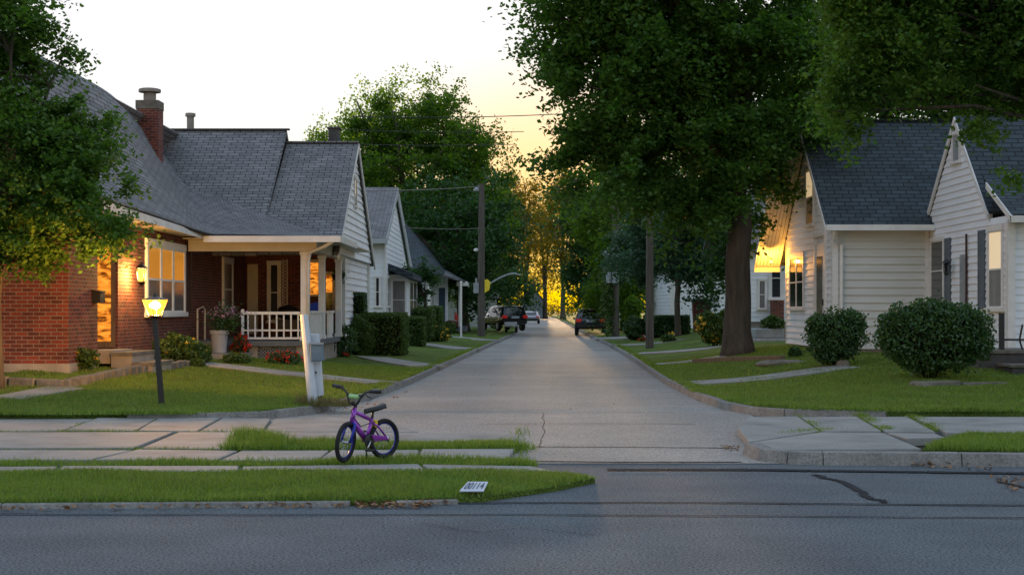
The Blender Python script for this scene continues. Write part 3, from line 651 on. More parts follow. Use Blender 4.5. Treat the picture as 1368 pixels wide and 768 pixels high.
# entry door panel inside the recess, facing the cross street
T = wallT((-8.95, 30.39, 0), (1, 0, 0), (0, -1, 0))
d = MB(lambda a, z, c: T(a, z, c))
def tbx(q, x0, x1, y0, y1, c0, c1):
    q.add([(x0, y0, c0), (x1, y0, c0), (x1, y1, c0), (x0, y1, c0), (x0, y0, c1), (x1, y0, c1), (x1, y1, c1), (x0, y1, c1)],
          [(0, 1, 2, 3), (4, 5, 6, 7), (0, 1, 5, 4), (1, 2, 6, 5), (2, 3, 7, 6), (3, 0, 4, 7)])
tbx(d, .05, .9, .82, 2.98, .002, .05); dd = d.build('door', M['wood_old'], H1)
d = MB(lambda a, z, c: T(a, z, c)); tbx(d, .36, .82, .95, 2.88, .052, .06); d.build('pane', M['sunsetwin'], dd)
d = MB(lambda a, z, c: T(a, z, c)); tbx(d, .28, .34, 1.75, 1.9, .052, .10); d.build('handle', M['chrome'], dd)
# big triple window
T = wallT((XW, 0, 0), (0, 1, 0), (1, 0, 0))
window(H1, T, 32.75, 36.35, ZZ(416, 33.5) - .02, 3.0, fr=.13, panes=3, glass='amber', low='curtain', label='triple white window with amber glow in its upper panes')
shutter(H1, T, 36.6, 37.2, 1.5, 3.1, 'maroon')
window(H1, T, 41.4, 42.6, 1.4, 2.9, fr=.12, glass='curtain')
# porch back wall openings
T = wallT((XW, 45, 0), (1, 0, 0), (0, -1, 0))
def ax(px): return X(px, 45) - XW
d = MB(lambda a, z, c: T(a, z, c)); tbx(d, ax(331), ax(345), .86, 2.95, .002, .06); dd = d.build('door', M['cream'], H1); dd['label'] = 'cream front door under the porch'
window(H1, T, ax(361), ax(372), 1.25, 2.95, fr=.09, panes=1)
window(H1, T, ax(411), ax(427), ZZ(394, 45), ZZ(350, 45), fr=.06, glass='sunsetwin', rail=False, label='window glowing with orange light')
window(H1, T, ax(435), ax(445), ZZ(416, 45), ZZ(366, 45), fr=.06, glass='sunsetwin', low='glass', label='narrow window with glowing upper half')
d = MB(lambda a, z, c: T(a, z, c))  # white lattice strip
a0, a1 = ax(377.5), ax(384.5); tbx(d, a0, a0 + .02, 1.0, 3.1, .003, .03); tbx(d, a1 - .02, a1, 1.0, 3.1, .003, .03)
z = 1.0
while z < 3.05:
    q = MB(); d.tube([(a0 + .02, z, .015), (a1 - .02, z + .09, .015)], .010, 4); d.tube([(a1 - .02, z, .022), (a0 + .02, z + .09, .022)], .010, 4); z += .1
d.build('trellis', M['white'], H1)
# white siding gable and side wall
XG = -4.74
T = wallT((XG, 0, 0), (0, 1, 0), (1, 0, 0)); m = MB()
gab = [(40.3, 3.12), (50, 3.12), (50, 3.3), (45.1, 6.36), (40.3, 3.3)]; siding(m, gab, T, .2, .04); planks(m, gab, T, -.15)
low = [(42.9, .35), (50, .35), (50, 3.1), (42.9, 3.1)]; siding(m, low, wallT((XG - .12, 0, 0), (0, 1, 0), (1, 0, 0)), .2, .035); planks(m, low, wallT((XG - .12, 0, 0), (0, 1, 0), (1, 0, 0)), -.15)
g = m.build('siding', M['siding'], H1); g['label'] = 'white clapboard gable and side wall'
for q in ((XG - .13, XG - .03, 42.78, 42.9, .35, 3.1), (XG - .13, XG - .01, 49.95, 50.07, .35, 3.1)): m = MB(); m.box(*q); m.build('corner_board', M['white'], H1)
window(H1, T, 44.75, 45.25, 4.7, 5.5, fr=.08, glass='glass', rail=False, label='narrow attic window in the white gable')
# roofs
r = MB()
ex = .12
# section A: near slope, far slope
slope_roof(r, [(-6.78, 39.9, 3.12), (XG + ex, 39.9, 3.12), (XG + ex, 45.1, 6.6), (-6.78, 45.1, 6.6)])
slope_roof(r, [(XG + ex, 45.1, 6.6), (XG + ex, 50.4, 3.12), (-6.78, 50.4, 3.12), (-6.78, 45.1, 6.6)])
# section B: slightly higher
slope_roof(r, [(-10.9, 39.9, 3.1), (-6.78, 39.9, 3.1), (-6.78, 45.1, 6.98), (-10.9, 45.1, 6.98)])
slope_roof(r, [(-6.78, 45.1, 6.98), (-6.78, 50.4, 3.1), (-12.8, 50.4, 3.1), (-12.8, 45.1, 6.98), (-10.9, 45.1, 6.98)])
# left slope of the wing
slope_roof(r, [(-10.05, 26.6, 7.0), (-10.05, 45, 6.9), (-13.4, 45, 3.3), (-13.4, 26.6, 3.3)])
rf = r.build('roof', M['shingle'], H1)
# the sweeping right slope: a warped sheet from the wing ridge to its eave and on to the porch eave
Tp = [(-10.05, 26.5, 7.0), (-10.05, 32, 7.0), (-10.05, 37.5, 6.98), (-10.05, 41, 6.45), (-9.9, 43.75, 5.82), (-8.4, 42.6, 4.98), (-6.95, 41.6, 4.3), (-5.6, 40.8, 3.78), (-4.3, 40.2, 3.42)]
Bp = [(-7.45, 26.5, 3.62), (-7.45, 30.5, 3.57), (-7.45, 34, 3.50), (-7.3, 36.2, 3.43), (-6.9, 36.25, 3.42), (-6.3, 36.25, 3.41), (-5.6, 36.25, 3.39), (-4.9, 36.25, 3.37), (-4.2, 36.25, 3.35)]
sag = [.35, .38, .42, .5, .6, .45, .3, .15, .06]
def interp(L_, t):
    t *= len(L_) - 1; i = min(int(t), len(L_) - 2); f = t - i; g = lambda k: Vector(L_[max(0, min(len(L_) - 1, k))])
    p0, p1, p2, p3 = g(i - 1), g(i), g(i + 1), g(i + 2)
    return .5 * ((2 * p1) + (p2 - p0) * f + (2 * p0 - 5 * p1 + 4 * p2 - p3) * f * f + (3 * p1 - p0 - 3 * p2 + p3) * f ** 3) if len(L_) > 2 else p1.lerp(p2, f)
nu, nv = 48, 14; V = []; UV = []
for i in range(nu + 1):
    t = i / nu; a, bb = interp(Tp, t), interp(Bp, t); sgv = float(np.interp(t * 8, range(9), sag)); ln = (a - bb).length
    for j in range(nv + 1):
        s_ = j / nv; p = bb.lerp(a, s_) - Z * sgv * 4 * s_ * (1 - s_) * (1 - .3 * s_); V.append(tuple(p)); UV.append((t * 15, s_ * 4.9))
Fs = [(i * (nv + 1) + j, (i + 1) * (nv + 1) + j, (i + 1) * (nv + 1) + j + 1, i * (nv + 1) + j + 1) for i in range(nu) for j in range(nv)]
r = MB(); r.add(V, Fs, UV); sw = r.build('roof', M['shingle'], H1, smooth=True); sw['label'] = 'flared slope sweeping from the wing ridge down to the porch eave'
md = sw.modifiers.new('thick', 'SOLIDIFY'); md.thickness = .07; md.offset = -1
# ridge caps and rake trims
r = MB(); r.box(-12.8, -6.70, 45.0, 45.2, 6.985, 7.03); r.box(-6.77, XG + ex, 45.0, 45.2, 6.605, 6.65); r.build('ridge_cap', M['shingle'], rf)
r = MB()
r.slab([(XG + ex + .02, 39.85, 3.05), (XG + ex + .02, 45.1, 6.58), (XG + ex + .02, 45.1, 6.42), (XG + ex + .02, 39.85, 2.92)], (-.04, 0, 0))
r.slab([(XG + ex + .02, 45.1, 6.58), (XG + ex + .02, 50.45, 3.05), (XG + ex + .02, 50.45, 2.92), (XG + ex + .02, 45.1, 6.42)], (-.04, 0, 0))
r.build('rake_board', M['white'], H1)
# soffits, fascia, gutters
r = MB(); r.box(XW + .001, -7.5, 26.5, 36.3, 3.36, 3.40); r.build('soffit', M['cream'], H1)
r = MB(); r.slab([(-7.5, 26.5, 3.60), (-7.5, 36.3, 3.44), (-7.5, 36.3, 3.30), (-7.5, 26.5, 3.44)], (.03, 0, 0)); r.box(-7.46, -4.15, 36.18, 36.24, 3.22, 3.37)
r.box(-4.2, -4.14, 36.24, 40.1, 3.22, 3.37); r.build('gutter', M['white'], H1)
r = MB(); r.box(XW + .05, -4.8, 36.75, 36.97, 3.02, 3.3); r.box(-5.05, -4.8, 36.972, 43.0, 3.02, 3.3); r.build('beam', M['cream'], H1)
r = MB(); r.box(XW + .002, -4.25, 36.3, 44.99, 3.302, 3.33); r.build('porch_ceiling', M['cream'], H1)
# porch floor, skirt, lattice
r = MB(); r.box(XW + .04, -4.85, 36.7, 44.98, .70, .82); dk = r.build('porch_deck', M['deck'], H1)
r = MB(); r.box(-6.7, -6.25, 36.8, 36.95, .1, .698); r.box(-5.3, -4.95, 36.8, 36.95, .1, .698); r.box(-5.1, -4.95, 36.96, 44, .1, .698); r.box(-7.9, -6.9, 36.8, 36.95, .1, .698); r.build('skirt', M['foundation'], H1)
r = MB(); x0, x1, z0, z1, y = -6.24, -5.31, .30, .68, 36.84
k = x0 - (z1 - z0)
while k < x1:
    for sg in (1, -1):
        pa = [k, z0] if sg > 0 else [k, z1]; pb = [k + (z1 - z0), z1] if sg > 0 else [k + (z1 - z0), z0]
        def cl(a, bq):
            (xa, za), (xb, zb) = a, bq
            if xa < x0: t = (x0 - xa) / (xb - xa); xa, za = x0, za + (zb - za) * t
            if xb > x1: t = (x1 - xa) / (xb - xa); xb, zb = x1, za + (zb - za) * t
            return (xa, za), (xb, zb)
        (xa, za), (xb, zb) = cl(pa, pb)
        if xb > xa + .01: r.tube([(xa, y + (.012 if sg > 0 else 0), za), (xb, y + (.012 if sg > 0 else 0), zb)], .011, 4)
    k += .085
r.box(x0, x1, y - .02, y + .03, z1 - .005, z1 + .016); r.build('lattice', M['grey'], H1)
# railing
r = MB(); x0, x1 = X(327, 37), -5.22
r.box(x0, x1, 36.86, 36.94, 1.47, 1.54); r.box(x0, x1, 36.88, 36.92, 1.06, 1.10); r.box(x0, x1, 36.87, 36.93, .86, .91); r.box(x0 - .06, x0, 36.85, 36.95, .82, 1.6)
for k in range(8): xx = x0 + .1 + (x1 - x0 - .15) * k / 7; r.box(xx - .018, xx + .018, 36.885, 36.915, .912, 1.468)
r.build('railing', M['white'], H1)
for (y0, y1) in ((37.15, 39.35), (40.9, 41.9)): r = MB(); r.box(-5.06, -5.0, y0, y1, .82, 1.5); r.box(-5.1, -4.96, y0, y1, 1.502, 1.56); r.build('half_wall', M['white'], H1)
for (px, D, wd) in ((407, 36.95, .18), (430, 39.5, .17), (454, 42.3, .17)):
    r = MB(); x = min(X(px, D), -4.9); r.box(x - wd / 2, x + wd / 2, D - wd / 2, D + wd / 2, .82, 2.99); r.box(x - wd * .62, x + wd * .62, D - wd * .62, D + wd * .62, .822, .92); r.box(x - wd * .62, x + wd * .62, D - wd * .62, D + wd * .62, 2.93, 3.019)
    bevel(r.build('column', M['white'], H1), .01)
r = MB(); r.tube([(-4.35, 36.3, 3.24), (-4.6, 36.5, 3.12), (-4.95, 36.72, 3.0), (-5.0, 36.78, 2.8), (-5.02, 36.8, .45)], .045, 8); r.build('downspout', M['white'], H1, smooth=True)
r = MB(); r.tube([(-7.9, 37.6, .5), (-7.9, 37.6, 1.6), (-7.9, 38.3, 1.66), (-7.9, 38.5, 1.6), (-7.9, 38.5, .5)], .025, 6); hr = r.build('handrail', M['cream'], H1)
# chimneys and vents
r = MB(); r.box(-10.22, -9.62, 40.7, 41.3, 4.6, 7.05); ch = r.build('chimney', M['brick'], H1)
r = MB(); r.box(-10.235, -9.605, 40.685, 41.315, 7.052, 7.28); r.build('chimney_crown', M['stone'], ch)
r = MB(); r.lathe((-9.92, 41, 7.28), [(.17, 0), (.17, .2), (.14, .25)], 14); r.lathe((-9.92, 41, 7.53), [(.3, 0), (.3, .08), (.24, .1)], 14); r.build('chimney_pot', M['foundation'], ch, smooth=False)
r = MB(); r.lathe((-9.73, 45.3, 6.8), [(.16, 0), (.16, .15), (.11, .2), (.11, .62)], 12); r.lathe((-9.73, 45.3, 7.42), [(.15, 0), (.16, .03), (.15, .1)], 12); r.build('vent_pipe', M['foundation'], H1)
r = MB(); r.box(-5.62, -5.3, 45.8, 46.2, 5.8, 7.12); r.box(-5.66, -5.26, 45.76, 46.24, 7.122, 7.17); c2 = r.build('chimney', M['darkstone'], H1); c2['label'] = 'small dark chimney behind the ridge'
r = MB(); r.box(-12.9, -12.3, 34.5, 35.2, 3, 8.3); c3 = r.build('chimney', M['brick'], H1)
# steps of the brick house entry
ST = thing('entry_steps', 'worn brown steps leading up to the brick house entry', 'steps', (-7.4, 29.7, .45))
for k, (x0, x1, z0, z1) in enumerate(((XW + .302, -7.3, .1, .77), (-7.3, -6.9, .1, .58))):
    m = MB(); m.box(x0, x1, 28.75, 30.55 - .2 * k, z0, z1 - .06); m.build('riser', M['foundation'], ST); m = MB(); m.box(x0 - (.0 if not k else -.002), x1 + .03, 28.7, 30.6 - .2 * k, z1 - .058, z1); m.build('tread', M['stone'], ST)
lantern('wall_lantern', 'black wall lantern shining by the brick house entry', (-7.70, 31.1, 2.3), 1.1, light=48)
MBX = thing('wall_mailbox', 'black mailbox fixed to the brick wall left of the entry', 'mailbox', (-7.94, 28.7, 1.85))
m = MB(); m.box(-7.99, -7.84, 28.5, 28.85, 1.72, 1.95); m.build('body', M['black'], MBX); m = MB(); m.slab([(-7.99, 28.48, 1.97), (-7.82, 28.48, 1.93), (-7.82, 28.87, 1.93), (-7.99, 28.87, 1.97)], (0, 0, .015)); m.build('lid', M['chrome'], MBX)
# things on the porch
GR = thing('covered_grill', 'black covered grill standing on the porch behind the railing', 'grill', (-6.6, 43.6, .82))
m = MB(); xx = X(386, 43.6); m.lathe((xx, 43.6, 1.35), [(.05, -.05), (.3, 0), (.36, .12), (.36, .2), (.28, .32), (.05, .38)], 16); m.build('hood', M['black'], GR, smooth=True)
m = MB(); m.box(xx - .3, xx + .3, 43.4, 43.8, .95, 1.3); m.box(xx - .62, xx - .32, 43.45, 43.75, 1.3, 1.34); m.build('body', M['black'], GR)
for sx in (-1, 1):
    for sy in (-1, 1): m = MB(); m.tube([(xx + .24 * sx, 43.6 + .15 * sy, .82), (xx + .24 * sx, 43.6 + .15 * sy, .95)], .02, 6); m.build('leg', M['black'], GR)
CHR = thing('porch_chair', 'porch chair with a royal blue backrest before the glowing window', 'chair', (X(419, 42), 42, .82))
xx = X(419, 42); m = MB(); m.slab([(xx - .22, 42.2, 1.28), (xx + .24, 42.2, 1.3), (xx + .26, 42.32, 1.85), (xx - .2, 42.32, 1.75)], (0, .05, 0)); m.build('backrest', M['bluecloth'], CHR)
m = MB(); m.box(xx - .24, xx + .26, 41.75, 42.2, 1.22, 1.27); m.build('seat', M['bluecloth'], CHR)
for sx in (-.22, .24):
    for yy in (41.8, 42.2): m = MB(); m.tube([(xx + sx, yy, .82), (xx + sx, yy, 1.22)], .018, 6); m.build('leg', M['black'], CHR)
HB = thing('hanging_basket', 'dark hanging basket under the porch corner', 'plant basket', (X(451, 42.6), 42.7, 2.4))
m = MB(); xx = X(451, 42.6); m.lathe((xx, 42.7, 2.4), [(.08, 0), (.16, .08), (.19, .18)], 12); m.build('basket', M['black'], HB); m = MB()
for a in (0, 2.1, 4.2): m.tube([(xx + .17 * math.cos(a), 42.7 + .17 * math.sin(a), 2.58), (xx, 42.7, 3.0)], .006, 4)
m.build('wire', M['black'], HB)
V, Fq = leaf_geo(np.array([xx, 42.7, 2.58]) + RNG.normal(size=(260, 3)) * [.13, .13, .09], .06); np_mesh('foliage', V, Fq, M['bush'], HB)
# planter
PT = thing('potted_flowers', 'tall grey pot of pink and white flowers on a step beside the porch', 'potted plant', (X(293, 35.6), 35.6, .56))
px_, py_ = X(293, 35.6), 35.6
m = MB(); m.lathe((px_, py_, .56), [(.16, 0), (.165, .02), (.20, .44), (.225, .45), (.23, .54), (.21, .54), (.2, .50)], 20); m.build('pot', M['pot'], PT, smooth=False)
c = np.array([px_ + .14, py_, 1.34]); V, Fq = leaf_geo(c + RNG.normal(size=(1500, 3)) * [.17, .14, .15], .06); np_mesh('foliage', V, Fq, M['bush'], PT)
V, Fq = leaf_geo(c + np.array([.0, -.1, .16]) + RNG.normal(size=(230, 3)) * [.19, .14, .08], .05); np_mesh('blossoms', V, Fq, M['petal_pink'], PT)
m = MB(); m.box(-7.5, -6.35, 35.2, 36.3, .2, .55); o = m.build('pot_step', M['foundation'], loc=(-6.9, 35.7, .2)); bevel(o, .02); tag(o, 'low concrete step under the grey flower pot', 'step')

# ---------------------------------------------------------------- 2. white cottage behind
H2 = thing('white_cottage', 'white clapboard cottage with a dark bay awning behind the brick house', 'house', (-6, 63, .4))
m = MB(); xw = -4.95
T = wallT((xw, 0, 0), (0, 1, 0), (1, 0, 0)); gp = [(58, .4), (71, .4), (71, 3.9), (63.3, 6.35), (58, 4.3)]; siding(m, gp, T, .2, .02); planks(m, gp, T)
T2 = wallT((0, 58, 0), (1, 0, 0), (0, -1, 0)); fp = [(-11, .4), (xw, .4), (xw, 4.3), (-11, 4.3)]; siding(m, fp, T2, .2, .02); planks(m, fp, T2)
m.build('wall', M['siding'], H2)
m = MB(); m.box(xw - .02, xw + .06, 57.92, 58.1, .4, 4.3); m.build('corner_board', M['white'], H2)
m = MB(); slope_roof(m, [(-11, 57.5, 4.35), (xw + .12, 57.5, 4.35), (xw + .12, 63.3, 6.75), (-11, 63.3, 6.75)]); slope_roof(m, [(xw + .12, 63.3, 6.75), (xw + .12, 72, 3.75), (-11, 72, 3.75), (-11, 63.3, 6.75)]); m.build('roof', M['shingle'], H2)
m = MB(); xx = xw + .15
m.slab([(xx, 63.3, 6.72), (xx, 72.1, 3.66), (xx, 71.6, 3.2), (xx, 63.3, 6.2)], (-.05, 0, 0)); m.slab([(xx, 57.4, 4.3), (xx, 63.3, 6.72), (xx, 63.3, 6.45), (xx, 57.4, 4.05)], (-.05, 0, 0)); m.box(-11, xw + .12, 57.38, 57.5, 4.12, 4.32); m.build('rake_board', M['siding_grey'], H2)
window(H2, T2, X(502, 58), X(507, 58), ZZ(409, 58), ZZ(371, 58), fr=.07)
window(H2, T, 59.0, 60.0, ZZ(409, 59), ZZ(371, 59), fr=.08)
m = MB(); m.box(xw + .03, xw + .75, 60.2, 66, .6, 3.0); by = m.build('bay', M['siding'], H2)
m = MB(); m.slab([(xw + .03, 59.6, 3.42), (xw + 1.0, 59.6, 3.02), (xw + 1.0, 66.6, 3.02), (xw + .03, 66.6, 3.42)], (0, 0, -.1)); m.slab([(xw + .03, 59.58, 3.38), (xw + 1.02, 59.58, 3.0), (xw + 1.02, 66.6, 3.0), (xw + .03, 66.6, 3.0)], (0, 0, -.22)); m.build('awning', M['shingle_blue'], H2)
window(H2, wallT((0, 60.2, 0), (1, 0, 0), (0, -1, 0)), xw + .14, xw + .66, 1.2, 2.75, fr=.06, glass='curtain')
window(H2, wallT((xw + .75, 0, 0), (0, 1, 0), (1, 0, 0)), 60.9, 65.4, 1.2, 2.75, fr=.1, panes=2, glass='curtain')
# ---------------------------------------------------------------- 3. hip roofed house with corner porch
H3 = thing('hip_roof_house', 'grey sided house with dark hip roof and slim white porch post beyond the cottage', 'house', (-5, 88, .5))
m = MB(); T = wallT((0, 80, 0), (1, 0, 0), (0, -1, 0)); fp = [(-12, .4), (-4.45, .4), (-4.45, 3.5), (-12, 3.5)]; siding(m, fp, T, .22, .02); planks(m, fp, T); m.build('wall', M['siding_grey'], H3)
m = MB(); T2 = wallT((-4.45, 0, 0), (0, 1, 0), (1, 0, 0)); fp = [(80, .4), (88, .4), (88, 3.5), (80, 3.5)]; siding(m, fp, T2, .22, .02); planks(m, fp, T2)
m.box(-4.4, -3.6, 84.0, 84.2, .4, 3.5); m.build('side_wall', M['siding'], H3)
m = MB(); m.box(-4.5, -4.38, 79.9, 80.02, .4, 3.5); m.build('corner_board', M['white'], H3)
window(H3, T2, 81.4, 83, 1.6, 2.9, fr=.12)
m = MB(); m.box(-4.1, -3.75, 83.93, 83.99, .8, 2.8); m.build('door', M['navy'], H3)
m = MB(); slope_roof(m, [(-12, 79.4, 3.5), (-3.9, 79.4, 3.5), (-6.2, 86, 6.6), (-12, 86, 6.6)]); slope_roof(m, [(-3.9, 79.4, 3.5), (-3.3, 92, 3.3), (-6.2, 86.5, 6.6), (-6.2, 86, 6.6)]); slope_roof(m, [(-3.3, 92, 3.3), (-12, 92, 3.3), (-12, 86.5, 6.6), (-6.2, 86.5, 6.6)])
m.build('roof', M['shingle_blue'], H3)
m = MB(); slope_roof(m, [(-4.6, 79.9, 3.72), (-2.55, 83.8, 3.16), (-2.5, 88.5, 3.16), (-4.6, 88.5, 4.3)]); m.build('porch_roof', M['shingle'], H3)
m = MB(); m.box(-3.1, -2.5, 83.7, 83.78, 2.9, 3.15); m.box(-2.56, -2.5, 83.79, 88.5, 2.9, 3.1); m.build('porch_fascia', M['white'], H3)
m = MB(); m.box(-3.03, -2.93, 84.8, 84.9, .4, 2.98); m.build('post', M['white'], H3)
m = MB(); m.box(-4.3, -2.6, 84.22, 88, .35, .62); m.build('porch_floor', M['deck'], H3)

# ---------------------------------------------------------------- 4. white house on the right
H4 = thing('white_siding_house', 'white clapboard house with blue grey roofs on the right corner', 'house', (9, 36, .4))
XA = 7.95; D1, D2 = 37.0, 43.2
m = MB(); T = wallT((XA, 0, 0), (0, 1, 0), (-1, 0, 0))
gp = [(D1, .62), (D2, .62), (D2, 3.7), (40.05, 6.3), (D1, 3.62)]; siding(m, gp, T, .17, .028); planks(m, gp, T)
m.build('wall', M['siding'], H4)
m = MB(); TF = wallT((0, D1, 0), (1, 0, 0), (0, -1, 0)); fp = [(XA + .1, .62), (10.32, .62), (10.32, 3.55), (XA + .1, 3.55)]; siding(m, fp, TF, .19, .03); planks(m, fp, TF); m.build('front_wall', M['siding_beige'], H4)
for q in ((XA - .04, XA + .1, D1 - .04, D1 + .1, .62, 3.55), (XA - .035, XA + .02, D2, D2 + .1, .62, 3.6), (10.2, 10.3, D1 - .06, D1 - .021, .62, 3.55)): m = MB(); m.box(*q); m.build('corner_board', M['white'], H4)
m = MB(); m.box(XA + .06, 12, D1 + .03, D1 + .12, -.1, .618); m.box(XA + .05, XA + .14, D1 + .13, D2, -.1, .618); m.build('foundation', M['foundation'], H4)
xr0 = XA - .28
m = MB()
slope_roof(m, [(xr0, D1 - .4, 3.66), (10.5, D1 - .4, 3.66), (12.2, 40.05, 6.62), (xr0, 40.05, 6.62)], .09)
slope_roof(m, [(XA - .75, 43.2, 3.92), (xr0, 40.05, 6.62), (16, 40.05, 6.62), (16, 44.4, 2.95), (XA - .75, 44.4, 2.95)], .09)
rA = m.build('roof', M['shingle_blue'], H4)
m = MB(); m.box(xr0, 12.2, 39.95, 40.15, 6.625, 6.66); m.build('ridge_cap', M['shingle_blue'], rA)
# wide rake soffit of the far slope, boarded and lit from below by an added lantern
m = MB()
for k in range(7):
    a, c = k / 7 + .006, (k + 1) / 7 - .006
    pa = lambda t, dx: (XA - .76 + .10 * (1 - t) * 0 + dx, 40.3 + (44.3 - 40.3) * t, 6.28 + (2.9 - 6.28) * t)
    x0, x1 = XA - .72, XA - .02
    w_ = (x1 - x0) / 7; m.slab([(x0 + w_ * k + .006, 40.75, 5.88), (x0 + w_ * (k + 1) - .006, 40.75, 5.88), (x0 + w_ * (k + 1) - .006, 44.3, 2.86), (x0 + w_ * k + .006, 44.3, 2.86)], (0, 0, .03))
so_ = m.build('rake_soffit', M['white'], H4); so_['label'] = 'boarded rake soffit lit by the added lantern'
m = MB(); m.slab([(XA - .77, 40.6, 6.14), (XA - .77, 44.42, 2.96), (XA - .77, 44.42, 2.76), (XA - .77, 40.6, 5.98)], (.04, 0, 0)); m.box(XA - .76, XA, 44.4, 44.44, 2.70, 2.95)
m.slab([(xr0 - .02, D1 - .42, 3.62), (xr0 - .02, 40.05, 6.58), (xr0 - .02, 40.05, 6.42), (xr0 - .02, D1 - .42, 3.46)], (.04, 0, 0)); m.slab([(xr0 - .02, 40.05, 6.58), (xr0 - .02, 40.7, 6.02), (xr0 - .02, 40.7, 5.88), (xr0 - .02, 40.05, 6.42)], (.04, 0, 0)); m.build('rake_board', M['white'], H4)
m = MB(); m.box(xr0, 10.3, D1 - .52, D1 - .4, 3.52, 3.66); m.box(xr0, 10.3, D1 - .4, D1 - .022, 3.55, 3.58); m.build('gutter', M['white'], H4)
m = MB(); m.tube([(xr0 + .2, D1 - .46, 3.52), (xr0 + .2, D1 - .3, 3.3), (XA + .18, D1 - .08, 3.2), (XA + .18, D1 - .08, .55), (XA + .12, D1 - .25, .5)], .045, 8); m.build('downspout', M['white'], H4)
window(H4, T, 39.35, 40.25, ZZ(300, 39.8), ZZ(228, 39.8), fr=.09, glass='skyglow', low='glass', label='attic window with a glowing upper half')
window(H4, T, 40.7, 42.6, ZZ(411, 41.5), ZZ(343, 41.5), fr=.1, panes=2)
m = MB(lambda a, z, c: T(a, z, c)); tbx(m, 37.75, 38.85, .82, ZZ(325, 38.3), .032, .08); dr_ = m.build('door', M['white'], H4)
m = MB(lambda a, z, c: T(a, z, c)); tbx(m, 37.95, 38.65, 1.2, 2.95, .082, .09); m.build('pane', M['curtain'], dr_)
m = MB(lambda a, z, c: T(a, z, c)); tbx(m, 37.62, 37.73, .82, 3.45, .02, .10); tbx(m, 38.87, 38.98, .82, 3.45, .02, .10); tbx(m, 37.62, 38.98, 3.452, 3.54, .02, .12); m.build('door_frame', M['white'], dr_)
m = MB(lambda a, z, c: T(a, z, c)); tbx(m, 37.82, 37.86, 1.7, 1.85, .072, .12); m.build('handle', M['black'], dr_)
# front block with the steep gable
XB = 10.33; E0, E1 = 32.55, 37.0
m = MB(); T = wallT((XB, 0, 0), (0, 1, 0), (-1, 0, 0))
gp = [(E0, .62), (E1, .62), (E1, 3.85), (34.75, 5.85), (E0, 3.8)]; siding(m, gp, T, .155, .026); planks(m, gp, T)
wl = [(31.1, .62), (E0 - .002, .62), (E0 - .002, 3.55), (31.1, 3.55)]; siding(m, wl, T, .155, .026); planks(m, wl, T)
TF2 = wallT((0, 31.1, 0), (1, 0, 0), (0, -1, 0)); fp = [(XB + .1, .62), (18, .62), (18, 3.55), (XB + .1, 3.55)]; siding(m, fp, TF2, .16, .02); planks(m, fp, TF2)
m.build('wall', M['siding'], H4)
m = MB(); m.box(XB + .08, 18, 31.22, 31.3, -.1, .6); m.box(XB + .08, XB + .16, 31.302, 37, -.1, .6); m.build('foundation', M['foundation'], H4)
xb = XB - .05
m = MB(); slope_roof(m, [(xb, 32.35, 3.72), (20, 32.35, 3.72), (20, 34.75, 6.08), (xb, 34.75, 6.08)], .08); slope_roof(m, [(xb, 34.75, 6.08), (20, 34.75, 6.08), (20, 37.3, 3.72), (xb, 37.3, 3.72)], .08)
slope_roof(m, [(xb, 30.8, 3.55), (20, 30.8, 3.55), (20, 32.6, 4.45), (xb, 32.6, 4.45)], .08); m.build('roof', M['shingle_blue'], H4)
m = MB(); m.slab([(xb - .03, 32.3, 3.66), (xb - .03, 34.75, 6.06), (xb - .03, 34.75, 5.90), (xb - .03, 32.3, 3.5)], (.04, 0, 0)); m.slab([(xb - .03, 34.75, 6.06), (xb - .03, 37.35, 3.66), (xb - .03, 37.35, 3.5), (xb - .03, 34.75, 5.9)], (.04, 0, 0))
m.slab([(xb - .03, 30.76, 3.52), (xb - .03, 32.4, 4.34), (xb - .03, 32.4, 4.2), (xb - .03, 30.76, 3.38)], (.04, 0, 0)); m.box(xb - .03, 18, 30.7, 30.8, 3.38, 3.52); m.box(xb + .02, 18, 30.81, 31.07, 3.4, 3.43); m.build('rake_board', M['white'], H4)
for q in ((XB - .05, XB + .1, 31.02, 31.2, .62, 3.4), (XB + 1.05, XB + 1.12, 31.0, 31.06, .62, 3.4)): m = MB(); m.box(*q); m.build('corner_board', M['white'], H4)
q = window(H4, T, 34.45, 34.95, ZZ(216, 34.7), ZZ(180, 34.7), fr=.07, glass='grey', rail=False, label='louvred attic vent in the steep gable')
window(H4, T, 35.75, 36.75, ZZ(402, 36.2), ZZ(322, 36.2), fr=.08, panes=1)
shutter(H4, T, 35.15, 35.6, ZZ(402, 35.4), ZZ(318, 35.4))
m = MB(lambda a, z, c: T(a, z, c)); tbx(m, 33.9, 34.35, 1.35, ZZ(340, 34.1), .02, .06); m.build('meter_panel', M['grey'], H4)
m = MB(); m.tube([(XB - .06, 33.85, .7), (XB - .06, 33.85, 3.3)], .025, 6); m.build('pipe', M['maroon'], H4)
shutter(H4, T, 32.6, 33.05, ZZ(412, 32.7), ZZ(307, 32.7))
window(H4, T, 31.45, 32.3, ZZ(411, 31.7), ZZ(308, 31.7), fr=.1, glass='skyglow', low='curtain', label='tall window with a pale shade painted into its upper half')
window(H4, TF2, XB + .45, XB + .95, 1.5, 3.1, fr=.07)
lantern('added_gable_lantern', 'small lantern added beside the white gable to light the soffit', (XA - .42, 43.5, 2.98), .42, light=26, col=(1, .40, .05))  # lantern and warm point light added to brighten the soffit
lantern('porch_lantern', 'unlit dark lantern on the white wall beside the shutter', (XB - .2, 34.9, ZZ(358, 34.9)), .9, lit=False)
ST = thing('stone_steps', 'dark stone steps and landing beside the big bush on the right', 'steps', (10.4, 29.6, .4))
